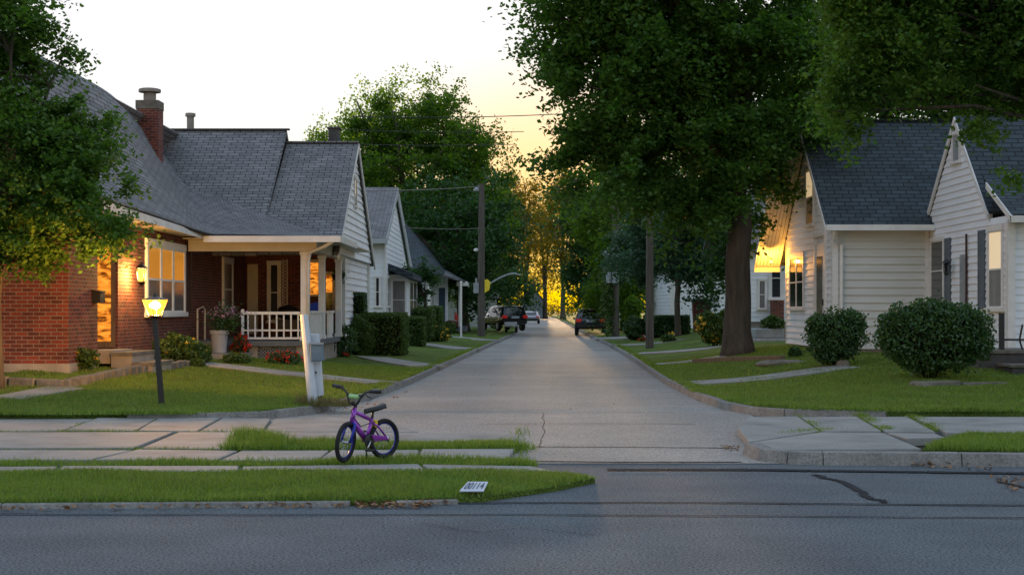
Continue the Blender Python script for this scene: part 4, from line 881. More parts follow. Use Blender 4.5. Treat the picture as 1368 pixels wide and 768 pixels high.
m = MB(); m.box(9.1, 13, 29.2, 31.0, .1, .74); m.build('riser', M['darkstone'], ST); m = MB(); m.box(9.05, 13, 29.15, 31.0, .742, .80); m.build('landing', M['stone'], ST); m = MB(); m.box(9.5, 13, 28.4, 29.14, .1, .5); m.build('riser', M['darkstone'], ST); m = MB(); m.box(9.45, 13, 28.35, 29.14, .502, .55); m.build('tread', M['stone'], ST)
RL = thing('step_railing', 'black iron railing on the landing at the far right', 'railing', (X(1338, 29.5), 29.5, .8))
m = MB(); m.box(X(1335, 29.5), X(1341, 29.5), 29.45, 29.54, .8, ZZ(418, 29.5)); m.build('post', M['black'], RL); m = MB(); m.box(X(1341, 29.5), 13, 29.48, 29.52, .98, 1.02); m.tube([(X(1366, 29.5), 29.5, .8), (X(1362, 29.5), 29.5, 1.0), (X(1366, 29.5), 29.5, 1.3)], .02, 6); m.build('rail', M['black'], RL)
# ---------------------------------------------------------------- 5-7 houses beyond, right side
H5 = thing('neighbour_house', 'white sided house with a brick pier seen between the big trunk and the corner house', 'house', (10, 56, .4))
m = MB(); T = wallT((X(1005, 55), 55, 0), (1, 0, 0), (0, -1, 0)); fp = [(-.5, 1.15), (6, 1.15), (6, 3.9), (-.5, 3.9)]; siding(m, fp, T, .17, .02); planks(m, fp, T); m.build('wall', M['siding'], H5)
m = MB(); m.box(X(992, 55), X(1120, 55), 55.05, 55.2, .1, 1.14); m.build('foundation', M['foundation'], H5)
m = MB(); m.box(X(1031, 54.6), X(1046, 54.6), 54.4, 54.9, .3, ZZ(401, 54.6)); m.build('brick_pier', M['brick'], H5)
window(H5, T, X(1030, 55) - X(1005, 55), X(1043, 55) - X(1005, 55), ZZ(398, 55), ZZ(345, 55), fr=.1)
window(H5, T, X(1014, 55) - X(1005, 55), X(1022, 55) - X(1005, 55), ZZ(412, 55), ZZ(375, 55), fr=.07, glass='curtain')
m = MB(); slope_roof(m, [(8.1, 54.4, 3.85), (14, 54.4, 3.85), (14, 59, 6.6), (8.1, 59, 6.6)]); slope_roof(m, [(8.1, 59, 6.6), (14, 59, 6.6), (14, 64, 3.85), (8.1, 64, 3.85)]); m.build('roof', M['shingle'], H5)
o = MB(); o.box(X(1008, 50), X(1050, 50), 50, 51.5, .2, .62); o.box(X(1012, 50), X(1050, 50), 50.3, 51.5, .622, .95); o = bevel(o.build('landing_wall', M['grey'], loc=(9, 50.7, .2)), .04); tag(o, 'pale grey concrete landing between big trunk and white house', 'landing')
H6 = thing('pale_house', 'pale blue white clapboard house behind the trimmed hedge', 'house', (9.5, 82, .4))
m = MB(); T = wallT((X(897, 80), 80, 0), (1, 0, 0), (0, -1, 0)); fp = [(0, .2), (6, .2), (6, 3.6), (0, 3.6)]; siding(m, fp, T, .2, .02); planks(m, fp, T)
T2 = wallT((X(897, 80), 0, 0), (0, 1, 0), (-1, 0, 0)); fp = [(80.1, .2), (90, .2), (90, 3.6), (80.1, 3.6)]; siding(m, fp, T2, .2, .02); planks(m, fp, T2); m.build('wall', M['siding'], H6)
m = MB(); m.box(X(897, 80) - .06, X(897, 80) + .1, 79.93, 80.05, .5, 3.6); m.build('corner_board', M['white'], H6); m = MB(); x0 = X(897, 80) - .4; slope_roof(m, [(x0, 79.5, 3.6), (15, 79.5, 3.6), (15, 85, 6.6), (x0, 85, 6.6)]); slope_roof(m, [(x0, 85, 6.6), (15, 85, 6.6), (15, 90.5, 3.6), (x0, 90.5, 3.6)]); m.build('roof', M['shingle'], H6)
def small_house(name, label, x0, x1, y0, y1, zb, ze, zr, wallm, roofm, ridge='y', win=()):
    t = thing(name, label, 'house', ((x0 + x1) / 2, (y0 + y1) / 2, zb)); m = MB(); xm, ym = (x0 + x1) / 2, (y0 + y1) / 2
    m.box(x0, x1, y0, y1, zb, ze)
    if ridge == 'y': m.slab([(x0, y0 - .002, ze + .002), (x1, y0 - .002, ze + .002), (xm, y0 - .002, zr - .12)], (0, .1, 0))
    m.build('wall', M[wallm], t); m = MB(); e = .3
    if ridge == 'y': slope_roof(m, [(x0 - e, y0 - e, ze - .1), (x0 - e, y1, ze - .1), (xm, y1, zr), (xm, y0 - e, zr)]); slope_roof(m, [(x1 + e, y1, ze - .1), (x1 + e, y0 - e, ze - .1), (xm, y0 - e, zr), (xm, y1, zr)])
    else: slope_roof(m, [(x0 - e, y0 - e, ze), (x1 + e, y0 - e, ze), (x1 + e, ym, zr), (x0 - e, ym, zr)]); slope_roof(m, [(x0 - e, ym, zr), (x1 + e, ym, zr), (x1 + e, y1 + e, ze), (x0 - e, y1 + e, ze)])
    m.build('roof', M[roofm], t)
    for (a0, a1, z0, z1) in win: window(t, wallT((0, y0, 0), (1, 0, 0), (0, -1, 0)), a0, a1, z0, z1, fr=.1, rail=False)
    return t
small_house('far_house', 'small grey gabled house closing the view at the end of the street', X(697, 215), X(725, 215), 215, 226, .2, 2.9, 5.0, 'deck', 'shingle_blue')
small_house('garage', 'long low grey garage behind the wooden pole', X(585, 112), X(662, 112), 112, 118, .2, 2.5, 3.1, 'siding_grey', 'shingle', ridge='x')
small_house('far_house', 'dim house under the trees behind the parked blue car', X(800, 150), X(850, 150), 150, 158, .3, 3.2, 5.4, 'siding_grey', 'shingle')
# ================================================================ VEGETATION
def tree(name, label, base, blobs, nleaf, lsize, lm='leaf', trunk_r=.3, trunk_h=3.0, nclust=60, crad=.55, group=None, seed=0, limbs=14, lean=(0, 0), bark='bark', forks=4, shell=.45, flat=.7, up=.8, droop=.0, cat='tree'):
    """base: foot of the trunk; blobs: crown ellipsoids ((x,y,z),(rx,ry,rz)) in the world"""
    rng = np.random.default_rng(seed + 100); base = Vector(base); t = thing(name, label, cat, tuple(base), group)
    vol = np.array([b[1][0] * b[1][1] * b[1][2] for b in blobs]); pr = vol ** .8 / (vol ** .8).sum()
    bi = rng.choice(len(blobs), nclust, p=pr); C0 = np.array([b[0] for b in blobs])[bi]; R0 = np.array([b[1] for b in blobs])[bi]
    d = rng.normal(size=(nclust, 3)); d /= np.linalg.norm(d, axis=1)[:, None]
    rr = rng.uniform(shell, 1.0, nclust) ** .7 * rng.uniform(.88, 1.1, nclust)
    CC = C0 + d * R0 * rr[:, None]
    per = np.maximum(20, (nleaf / nclust * rng.uniform(.5, 1.5, nclust))).astype(int); ci = np.repeat(np.arange(nclust), per); n = len(ci)
    cr = crad * rng.uniform(.6, 1.4, nclust)
    # each cluster: sprays of leaves along short twigs
    nt_ = 7; tw = rng.normal(size=(nclust, nt_, 3)); tw[:, :, 2] *= flat; tw /= np.linalg.norm(tw, axis=2)[:, :, None]; tw += (d * .6)[:, None, :]
    k = rng.integers(0, nt_, n); s = rng.uniform(0, 1, n) ** .7
    pos = CC[ci] + tw[ci, k] * (s * cr[ci])[:, None] + rng.normal(size=(n, 3)) * (cr[ci] * .20)[:, None] * [1, 1, .8]
    pos[:, 2] -= droop * s ** 2 * cr[ci]
    V, Fq = leaf_geo(pos, lsize, up, rng=rng); np_mesh('crown', V, Fq, M[lm], t)
    # trunk and limbs
    fork = base + Vector((lean[0], lean[1], trunk_h)); m = MB()
    tp = [base + Vector((lean[0] * q, lean[1] * q, trunk_h * q)) + Vector((noise.noise(Vector((seed, q * 3, 0))), noise.noise(Vector((q * 3, seed, 5))), 0)) * trunk_r * .5 * min(1, q * 4) for q in (0, .05, .15, .35, .6, .8, 1)]
    tp[0] = base - Z * .15
    m.tube(tp, [trunk_r * v for v in (1.55, 1.28, 1.08, 1.0, .94, .93, .95)], 14)
    top_z = max(b[0][2] + b[1][2] * .6 for b in blobs); cx_ = float(np.mean(CC[:, 0])); cy_ = float(np.mean(CC[:, 1]))
    ends = []
    for f in range(forks):
        a = 2 * math.pi * f / forks + seed; sp = .28
        tgt = Vector((cx_ + math.cos(a) * np.std(CC[:, 0]) * 1.1, cy_ + math.sin(a) * np.std(CC[:, 1]) * 1.1, fork.z + (top_z - fork.z) * random.uniform(.75, 1)))
        pts = [fork - Z * .2]
        for q in (.2, .4, .6, .8, 1): pts.append(fork.lerp(tgt, q) + Vector((random.gauss(0, .12), random.gauss(0, .12), (1 - q) * q * 1.2)) * trunk_r * 2)
        m.tube(pts, [trunk_r * v for v in (.62, .5, .4, .3, .2, .07)], 8); ends.append(pts)
    for l in range(limbs):
        c = Vector(CC[rng.integers(nclust)]); pts = random.choice(ends); best = min(pts[:5], key=lambda p: abs(p.z - (c.z - (c - p).length * .25))); i = pts.index(best)
        mid = best.lerp(c, .5) + Vector((random.gauss(0, .15), random.gauss(0, .15), .1 * (c - best).length * random.uniform(.2, 1)))
        r0 = trunk_r * (.28 - .03 * i); m.tube([best, mid, c], [max(r0, .02), max(r0 * .6, .012), .008], 5)
    m.build('trunk', M[bark], t, smooth=True)
    return t
def bl(px, py, D, rpx, rpy, rd=None):
    k = D / F; return (tuple(P(px, py, D)), (rpx * k, rd or (rpx + rpy) / 2 * k, rpy * k))
# big maple on the right
g = G(986, 474, 'R'); D = g.y
tree('maple_tree', 'huge dark green maple with a thick grey trunk on the right lawn', g,
     [bl(860, 60, D, 150, 120), bl(960, -20, D + .5, 150, 150), bl(1030, 130, D, 110, 130), bl(900, 210, D - .5, 130, 95), bl(790, 110, D, 80, 110), bl(770, 20, D, 60, 70), bl(830, -80, D, 140, 100), bl(1000, 262, D + 1, 52, 45), bl(800, 225, D, 60, 60)],
     210000, .135, 'leaf', trunk_r=.34, trunk_h=4.2, nclust=420, crad=.75, seed=3, limbs=40, forks=6, shell=.3)
# tree in front of the brick house
g = Vector((X(-6, 24.6), 24.6, HL(X(-6, 24.6), 24.6)))
tree('maple_sapling', 'leafy young tree before the brick house at the left edge', (g.x, g.y, float(g.z)),
     [bl(-10, 30, 24.6, 75, 70), bl(45, 75, 24.6, 45, 60), bl(20, 190, 24.6, 115, 85), bl(95, 200, 24.4, 55, 60), bl(70, 300, 24.2, 85, 55), bl(150, 300, 24, 42, 32), bl(-60, 280, 24.6, 100, 60), bl(-70, 60, 24.6, 80, 90), bl(30, 345, 24.4, 45, 22), bl(120, 320, 24, 50, 24), bl(110, 255, 24.3, 60, 50)],
     75000, .08, 'leaf_bright', trunk_r=.11, trunk_h=2.4, nclust=330, crad=.36, seed=5, limbs=40, forks=4, shell=.25, droop=.25)
# branches of a tree outside the frame, top right
g = Vector((X(1500, 25), 25, .4))
tree('maple_tree', 'tree at the right edge with bright green branches hanging before the white house roof', g,
     [bl(1250, 20, 25, 150, 78), bl(1130, 60, 25, 45, 70), bl(1125, 140, 25, 30, 34), bl(1185, 106, 25, 45, 30), bl(1290, 98, 24.8, 60, 38), bl(1360, 70, 25, 90, 85), bl(1400, 115, 25, 60, 50), bl(1450, 20, 25, 120, 120), bl(1297, 165, 24.6, 18, 20), bl(1345, 190, 24.8, 26, 14), bl(1375, 250, 24.8, 14, 20), bl(1200, -40, 25, 130, 60)],
     85000, .088, 'leaf_bright', trunk_r=.22, trunk_h=4.2, nclust=420, crad=.40, seed=9, limbs=46, forks=5, shell=.25, droop=.35)
# middle distance, left
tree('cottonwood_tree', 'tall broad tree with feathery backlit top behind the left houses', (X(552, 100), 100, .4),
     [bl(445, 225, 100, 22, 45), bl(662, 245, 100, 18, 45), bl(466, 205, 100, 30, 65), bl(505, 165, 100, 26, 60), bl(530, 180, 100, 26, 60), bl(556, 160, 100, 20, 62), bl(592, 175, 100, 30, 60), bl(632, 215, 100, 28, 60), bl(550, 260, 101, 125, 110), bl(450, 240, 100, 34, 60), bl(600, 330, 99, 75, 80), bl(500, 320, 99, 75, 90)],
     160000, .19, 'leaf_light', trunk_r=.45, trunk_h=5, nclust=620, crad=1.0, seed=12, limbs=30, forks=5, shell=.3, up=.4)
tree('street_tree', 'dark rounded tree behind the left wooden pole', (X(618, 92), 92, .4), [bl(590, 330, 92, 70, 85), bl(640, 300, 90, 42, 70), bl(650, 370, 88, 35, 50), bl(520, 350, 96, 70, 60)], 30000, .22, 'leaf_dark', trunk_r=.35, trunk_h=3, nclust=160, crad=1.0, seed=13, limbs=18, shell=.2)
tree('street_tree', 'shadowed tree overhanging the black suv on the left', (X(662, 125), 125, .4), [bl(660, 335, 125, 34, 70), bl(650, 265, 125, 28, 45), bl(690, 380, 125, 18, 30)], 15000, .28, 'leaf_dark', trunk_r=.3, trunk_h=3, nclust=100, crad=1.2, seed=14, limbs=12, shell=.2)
# golden trees closing the view
gl = [(702, 305, 235, 28, 62, 'leaf_gold', 8500), (728, 325, 225, 22, 56, 'leaf_gold', 5000), (752, 305, 215, 26, 76, 'leaf_gold', 10500), (680, 305, 240, 28, 66, 'leaf_gold', 10000), (716, 385, 300, 34, 24, 'leaf_gold', 1500)]
labs = ['gold rimmed tree left of the brightest gap over the road end', 'thin golden tree right in the brightest gap over the road end', 'tall golden leaved tree right of the brightest gap', 'gold green tree beyond the black suv', 'far hazy golden tree beyond the end of the street']
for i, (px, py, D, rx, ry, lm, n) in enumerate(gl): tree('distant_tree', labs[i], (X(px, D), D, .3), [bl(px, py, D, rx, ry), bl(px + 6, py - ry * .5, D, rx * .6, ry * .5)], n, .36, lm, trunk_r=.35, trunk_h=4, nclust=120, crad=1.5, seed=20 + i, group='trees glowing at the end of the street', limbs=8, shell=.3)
# right row
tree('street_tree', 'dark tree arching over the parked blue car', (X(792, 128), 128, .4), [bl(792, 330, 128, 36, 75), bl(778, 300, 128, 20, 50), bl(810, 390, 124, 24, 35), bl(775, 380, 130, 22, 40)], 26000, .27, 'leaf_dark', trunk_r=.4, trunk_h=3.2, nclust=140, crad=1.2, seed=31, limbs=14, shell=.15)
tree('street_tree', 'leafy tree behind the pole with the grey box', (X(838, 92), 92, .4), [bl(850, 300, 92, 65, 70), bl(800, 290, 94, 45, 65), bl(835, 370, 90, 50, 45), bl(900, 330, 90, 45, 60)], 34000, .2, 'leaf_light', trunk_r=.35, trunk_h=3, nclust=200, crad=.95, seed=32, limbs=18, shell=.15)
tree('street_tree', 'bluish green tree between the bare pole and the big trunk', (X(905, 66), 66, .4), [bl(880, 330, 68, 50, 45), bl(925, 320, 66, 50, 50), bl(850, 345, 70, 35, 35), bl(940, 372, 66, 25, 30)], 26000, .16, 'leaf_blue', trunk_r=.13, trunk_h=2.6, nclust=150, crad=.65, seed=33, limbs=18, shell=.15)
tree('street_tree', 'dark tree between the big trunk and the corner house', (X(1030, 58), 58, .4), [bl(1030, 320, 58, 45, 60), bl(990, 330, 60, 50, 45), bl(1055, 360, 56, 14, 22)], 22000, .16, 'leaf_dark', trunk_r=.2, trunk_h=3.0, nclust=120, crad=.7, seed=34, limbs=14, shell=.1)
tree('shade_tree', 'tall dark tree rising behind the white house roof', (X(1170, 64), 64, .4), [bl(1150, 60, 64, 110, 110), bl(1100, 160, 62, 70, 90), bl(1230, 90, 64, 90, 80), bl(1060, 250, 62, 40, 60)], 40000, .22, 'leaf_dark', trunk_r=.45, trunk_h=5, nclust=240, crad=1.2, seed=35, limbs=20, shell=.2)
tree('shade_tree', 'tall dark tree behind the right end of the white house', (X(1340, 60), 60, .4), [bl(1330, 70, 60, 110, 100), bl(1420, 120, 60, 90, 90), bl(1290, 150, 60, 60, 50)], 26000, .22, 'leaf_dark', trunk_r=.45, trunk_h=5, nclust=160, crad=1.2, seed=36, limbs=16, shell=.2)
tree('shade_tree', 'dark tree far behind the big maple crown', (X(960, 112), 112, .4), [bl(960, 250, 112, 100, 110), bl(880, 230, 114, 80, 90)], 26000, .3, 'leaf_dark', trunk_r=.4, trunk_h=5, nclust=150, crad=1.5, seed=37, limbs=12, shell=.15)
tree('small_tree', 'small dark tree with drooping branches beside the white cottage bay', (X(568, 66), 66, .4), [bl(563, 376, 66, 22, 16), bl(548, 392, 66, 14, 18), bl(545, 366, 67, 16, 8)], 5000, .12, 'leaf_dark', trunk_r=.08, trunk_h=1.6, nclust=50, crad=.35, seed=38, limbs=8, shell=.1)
# distant wood that closes the horizon, left and right
def wood(name, label, x0, x1, D, h, n, lm, depth=10):
    nc = int(n / 45); cx_ = RNG.uniform(x0, x1, nc); hh = h * (.72 + .28 * np.sin(cx_ * .35) * np.sin(cx_ * .13 + 1)); cz = RNG.uniform(.2, 1, nc) ** .9 * hh; cy_ = D + RNG.uniform(0, depth, nc)
    ci = RNG.integers(0, nc, n); pos = np.stack([cx_[ci], cy_[ci], cz[ci]], 1) + RNG.normal(size=(n, 3)) * [1.1, 1.1, .8]
    V, Fq = leaf_geo(pos, .55, .6); o = np_mesh(name, V, Fq, M[lm], loc=((x0 + x1) / 2, D, 0)); return tag(o, label, 'woods', None, 'stuff')
wood('distant_woods', 'dark distant wood closing the view behind the left houses', -60, -1.5, 150, 9, 22000, 'leaf_dark')
wood('distant_woods', 'dark distant wood closing the view behind the right houses', 9, 75, 150, 10, 26000, 'leaf_dark')
wood('distant_woods', 'low hazy tree line at the very end of the street', -16, 24, 330, 3.2, 3500, 'leaf_gold')
# ---- bushes
def bush(name, label, base, blobs, n, ls, m='bush', group=None, cat='bush', box=False, core=.72, blossoms=None, up=.3, seed=0, bls=.07):
    rng = np.random.default_rng(500 + seed); t = thing(name, label, cat, tuple(base), group); Cs = []
    for (c, r) in blobs:
        k = int(n * (r[0] * r[1] + r[0] * r[2]) / sum(q[1][0] * q[1][1] + q[1][0] * q[1][2] for q in blobs)); c = np.array(c); r = np.array(r)
        if box:
            p = rng.uniform(-1, 1, (k, 3)); a = rng.integers(0, 3, k); s = np.sign(rng.uniform(-1, 1, k)); s[a == 2] = np.abs(s[a == 2]); p[np.arange(k), a] = s * rng.uniform(.86, 1.03, k)
            p *= 1 - .10 * (np.abs(p[:, [1, 0, 0]]) * np.abs(p[:, [2, 2, 1]])) ** 3; p += rng.normal(size=(k, 3)) * .025
        else:
            d = rng.normal(size=(k, 3)); d /= np.linalg.norm(d, axis=1)[:, None]; lump = 1 + .10 * np.sin(d[:, 0] * 5 + seed) * np.sin(d[:, 1] * 6 + 1) + .08 * np.sin(d[:, 2] * 9 + d[:, 0] * 4)
            p = d * (rng.uniform(.62, 1.02, k) ** .6 * lump)[:, None]; sel = rng.uniform(size=k) < .09; p[sel] *= rng.uniform(1.02, 1.2, sel.sum())[:, None]
        Cs.append(c + p * r)
    Cs = np.concatenate(Cs); Cs = Cs[Cs[:, 2] > base[2] + .02]; V, Fq = leaf_geo(Cs, ls, up, rng=rng); np_mesh('foliage', V, Fq, M[m], t)
    mb = MB(); b = Vector(base)
    for (c, r) in blobs:
        c = Vector(c)
        if box and core: mb.box(c.x - r[0] * .8, c.x + r[0] * .8, c.y - r[1] * .8, c.y + r[1] * .8, b.z - .02, c.z + r[2] * .8)
        elif core:
            prof = [(math.sin(a) * 1, -math.cos(a)) for a in np.linspace(.15, math.pi - .15, 9)]
            k0 = len(mb.v); mb.lathe((0, 0, 0), prof, 14)
            for i in range(k0, len(mb.v)): v = mb.v[i]; mb.v[i] = Vector((c.x + v.x * r[0] * core, c.y + v.y * r[1] * core, max(c.z + v.z * r[2] * core, b.z + .05)))
    for k in range(7):
        a = k * .9; c = Vector(blobs[0][0]); r = blobs[0][1]; mb.tube([b + Vector((math.cos(a) * .05, math.sin(a) * .05, -.05)), Vector((c.x + math.cos(a) * r[0] * .5, c.y + math.sin(a) * r[1] * .5, c.z))], [.02, .008], 5)
    mb.build('stems', M['core'], t)
    if blossoms:
        bm_, bn = blossoms; k = rng.choice(len(Cs), min(bn, len(Cs)), replace=False); q = Cs[k]; q = q + (q - np.array(blobs[0][0])) * .06; q = q[q[:, 2] > base[2] + .1] if len(q) > 5 else q
        q = np.repeat(q, 6, axis=0) + rng.normal(size=(len(q) * 6, 3)) * bls * .35; V, Fq = leaf_geo(q, bls, .3, rng=rng); np_mesh('blossoms', V, Fq, M[bm_], t)
    return t
def bb(px, py, D, rx, ry, rd=None): return bl(px, py, D, rx, ry, rd)
g = G(1242, 506, 'R'); D = g.y
bush('round_bush', 'large dense dark green bush on the right lawn before the stone steps', g, [bb(1245, 452, D, 70, 50), bb(1200, 445, D, 28, 38), bb(1295, 448, D, 32, 40), bb(1250, 425, D, 48, 24)], 15000, .06, seed=1)
g = G(1118, 489, 'R'); D = g.y
bush('round_bush', 'smaller upright dark green bush before the white house corner', g, [bb(1118, 447, D, 40, 34), bb(1110, 465, D, 30, 24), bb(1138, 432, D, 20, 18), bb(1092, 438, D, 16, 20)], 7500, .06, seed=2)
def gz(px, py, s): return G(px, py, s)
for i, (px0, px1, py0, py1, s, lab) in enumerate(((478, 541, 419, 474, 'L', 'clipped box hedge nearest the porch on the left lawn'), (528, 567, 424, 462, 'L', 'clipped hedge step behind the first box hedge'), (500, 578, 413, 455, 'L', 'longer clipped hedge behind the cottage front'), (545, 590, 410, 447, 'L', 'farthest clipped hedge beside the yellow flowers'))):
    g = G((px0 + px1) / 2, py1, s); D = g.y; rz_ = (ZZ(py0, D) - g.z) / 2; r = (px1 - px0) / 2 * D / F
    bush('clipped_hedge', lab, g, [((g.x, D + r * .8, g.z + rz_), (r, r * .9 + .4, rz_))], 9000, .065 + .015 * i, 'hedge', 'clipped hedges along the left side', 'hedge', box=True, core=.8, seed=10 + i)
g = G(475, 415 + 35, 'L'); bush('clipped_hedge', 'dark clipped hedge against the white side wall', (X(474, 46), 46, .5), [(tuple(P(474, 410, 46)), (.35, .4, .42))], 2500, .06, 'bush', None, 'hedge', box=True, seed=15)
for i, (px0, px1, py0, py1, lab) in enumerate(((905 - 42, 921, 422, 449, 'dark clipped hedge row before the pale house'), (834, 863, 423, 454, 'rounded clipped bush left of the bare pole'))):
    g = G((px0 + px1) / 2, py1, 'R'); D = g.y; rz_ = (ZZ(py0, D) - g.z) / 2; r = (px1 - px0) / 2 * D / F
    bush('clipped_hedge', lab, g, [((g.x, D + .5, g.z + rz_), (r, .7, rz_))], 7000, .10, 'bush', 'clipped hedges along the right side', 'hedge', box=(i == 0), core=.8, seed=20 + i)
g = G(955, 462, 'R'); D = g.y; bush('flowering_bush', 'loose light green bush with yellow flowers left of the big trunk', g, [bb(955, 440, D, 22, 20), bb(945, 430, D, 14, 14), bb(966, 425, D, 10, 10)], 5000, .085, 'hedge', blossoms=('petal_yellow', 26), seed=30, bls=.14)
g = G(1030, 447, 'R'); bush('green_shrub', 'bright green shrub on the landing before the brick pier', (X(1032, 50.6), 50.6, .95), [bb(1032, 436, 50.6, 15, 14)], 2200, .09, 'hedge', seed=31, core=.6)
g = G(845, 425, 'R'); bush('green_shrub', 'yellow green shrub behind the rounded hedge bush', (X(845, 78), 78, .5), [bb(845, 412, 78, 12, 16)], 1600, .13, 'leaf_light', seed=32, core=.5)
def lowplant(name, label, px, py, s, rx, ry, n, ls=.06, m='hedge', bl_=None, group=None, bls=.07, cat='plant', seed=0, core=.45):
    g = G(px, py, s); D = g.y; return bush(name, label, g, [bb(px, py - ry * .8, D, rx, ry)], n, ls, m, group, cat, core=core, blossoms=bl_, seed=seed, bls=bls)
lowplant('leafy_shrub', 'leafy light green shrub under the big lit window', 236, 487, 'L', 32, 22, 3200, .07, 'hedge', ('petal_yellow', 10), seed=40)
lowplant('leafy_shrub', 'small shrub beside the grey flower pot step', 268, 486, 'L', 14, 15, 1200, .06, 'hedge', seed=41)
lowplant('flowering_plant', 'clump of leaves with orange flowers left of the entry steps', 100, 494, 'L', 32, 17, 2400, .06, 'hedge', ('petal_yellow', 12), seed=42)
lowplant('flowering_plant', 'red geraniums at the foot of the flower pot', 321, 478, 'L', 11, 17, 1100, .05, 'bush', ('petal_red', 60), seed=43, bls=.07)
lowplant('leafy_shrub', 'low green leaves at the foot of the red geraniums', 316, 487, 'L', 20, 9, 1100, .05, 'hedge', seed=44)
lowplant('flowering_plant', 'row of red flowers before the porch lattice', 380, 487, 'L', 24, 10, 1000, .05, 'bush', ('petal_red', 50), seed=45, bls=.06)
lowplant('garden_bush', 'rambling green bush at the porch corner with a red bloom', 452, 476, 'L', 24, 24, 5200, .06, 'bush', ('petal_red', 3), seed=46, bls=.10)
lowplant('garden_bush', 'tall loose bush between porch corner and clipped hedge', 480, 474, 'L', 20, 28, 5200, .065, 'hedge', seed=47)
lowplant('flowering_plant', 'yellow blooming plant beside the left hedges', 587, 456, 'L', 14, 11, 1500, .09, 'hedge', ('petal_yellow', 34), seed=48, bls=.13)
lowplant('leafy_shrub', 'small green shrub behind the yellow blooms on the left', 600, 446, 'L', 10, 9, 900, .09, 'hedge', seed=49)
lowplant('leafy_shrub', 'round yellow green shrub before the black suv', 664, 440, 'L', 8, 7, 700, .12, 'hedge', seed=50)
lowplant('leafy_shrub', 'brown twiggy shrub behind the wooden pole on the left', 657, 434, 'L', 9, 14, 700, .10, 'grass_dry', seed=51)
lowplant('flowering_plant', 'small plant with an orange flower before the dark hedge row', 893, 457, 'R', 10, 6, 700, .08, 'hedge', ('petal_yellow', 5), seed=52, bls=.16)
lowplant('flowering_plant', 'tiny red flower under the rounded bush', 858, 456, 'R', 4, 4, 200, .07, 'hedge', ('petal_red', 5), seed=53, bls=.12)
lowplant('leafy_shrub', 'dark shrub beside the corner house foundation', 1062, 478, 'R', 9, 8, 700, .07, 'bush', seed=54)
lowplant('leafy_shrub', 'sprawling creeper along the left house wall', 45, 487, 'L', 40, 18, 2600, .06, 'bush', seed=55)
lowplant('leafy_shrub', 'low leafy patch at the end of the stone edging', 262, 490, 'L', 12, 6, 700, .06, 'hedge', seed=56)
# ================================================================ OBJECTS
# ---- post lamp leaning on the left lawn
g = G(217, 541, 'L'); D = g.y; hd = P(207, 428, D); LP = thing('post_lamp', 'lit yard lamp on a leaning dark square post on the left lawn', 'lamp', tuple(g))
m = MB(); d = (hd - g); n = 6
for k in range(1):
    w_ = .042; a, b = g - Z * .1, hd
    m.add([tuple(a + Vector((x, y, 0))) for x, y in ((-w_, -w_), (w_, -w_), (w_, w_), (-w_, w_))] + [tuple(b + Vector((x, y, 0)) * .8) for x, y in ((-w_, -w_), (w_, -w_), (w_, w_), (-w_, w_))], [(3, 2, 1, 0), (4, 5, 6, 7), (0, 1, 5, 4), (1, 2, 6, 5), (2, 3, 7, 6), (3, 0, 4, 7)])
bevel(m.build('post', M['black'], LP), .008)
m = MB(); m.lathe(tuple(hd), [(.03, -.03), (.035, .03), (.06, .05), (.135, .065), (.135, .077)], 8); m.lathe(tuple(hd), [(.21, .315), (.215, .325), (.10, .35), (.03, .37), (.012, .42)], 8)
for k in range(4):
    a = k * math.pi / 2; m.tube([tuple(hd + Vector((math.cos(a) * .095, math.sin(a) * .095, .07))), tuple(hd + Vector((math.cos(a) * .20, math.sin(a) * .20, .31)))], .008, 5)
m.build('lamp_cage', M['black'], LP)
m = MB(); m.lathe(tuple(hd), [(.085, .078), (.11, .12), (.195, .31)], 12); gl_ = m.build('lamp_glass', M['lampglow'], LP)
m = MB(); m.lathe(tuple(hd), [(.02, .175), (.075, .20), (.09, .235), (.06, .27), (.02, .29)], 12); bu_ = m.build('bulb', M['bulb'], gl_, smooth=True); bu_.visible_shadow = True
ld = bpy.data.lights.new('lamp_light', 'POINT'); ld.energy = 320; ld.color = (1, .45, .09); ld.shadow_soft_size = .03
lo = bpy.data.objects.new('lamp_light', ld); COL.objects.link(lo); lo.parent = LP; lo.location = hd + Z * .125 - g
# ---- white leaning post with meter box
g = G(424, 541, 'L'); D = g.y; WP = thing('utility_post', 'leaning white utility post with a blue grey box on the left corner', 'post', tuple(g))
m = MB(); a, b = P(419, 546, D), P(406, 420, D); m.tube([tuple(a), tuple(b)], [.082, .062], 12); m.build('post', M['postwhite'], WP)
g2 = P(424, 530, D + .05); m = MB(); wd = .155
q = [P(412, 446, D + .06), P(426, 446, D + .06), P(432, 528, D + .06), P(419, 531, D + .06)]; m.slab([tuple(p) for p in q], (0, .10, 0)); pa_ = bevel(m.build('panel', M['postwhite'], WP), .01)
m = MB(); q = [P(414.5, 459, D - .02), P(432, 459, D - .02), P(434, 482, D - .02), P(416, 482, D - .02)]; m.slab([tuple(p) for p in q], (0, -.10, 0)); bx_ = bevel(m.build('meter_box', M['boxblue'], WP), .018, 3)
m = MB(); q = [P(413.5, 457.5, D - .02), P(432.5, 457.5, D - .02), P(432.8, 460, D - .02), P(413.8, 460, D - .02)]; m.slab([tuple(p) for p in q], (0, -.125, 0)); m.build('lid', M['grey'], bx_)
m = MB(); c = P(419, 497, D + .04); m.box(c.x - .03, c.x + .05, c.y - .03, c.y + .0, c.z - .015, c.z + .01); m.build('latch', M['black'], pa_)
m = MB()
for k in range(3): c = P(422 + k * 3.5, 536, D + .12); m.box(c.x - .012, c.x + .012, c.y - .012, c.y + .012, g.z - .1, ZZ(529 + (k % 2), D)); 
m.build('stake', M['wood_old'], WP)
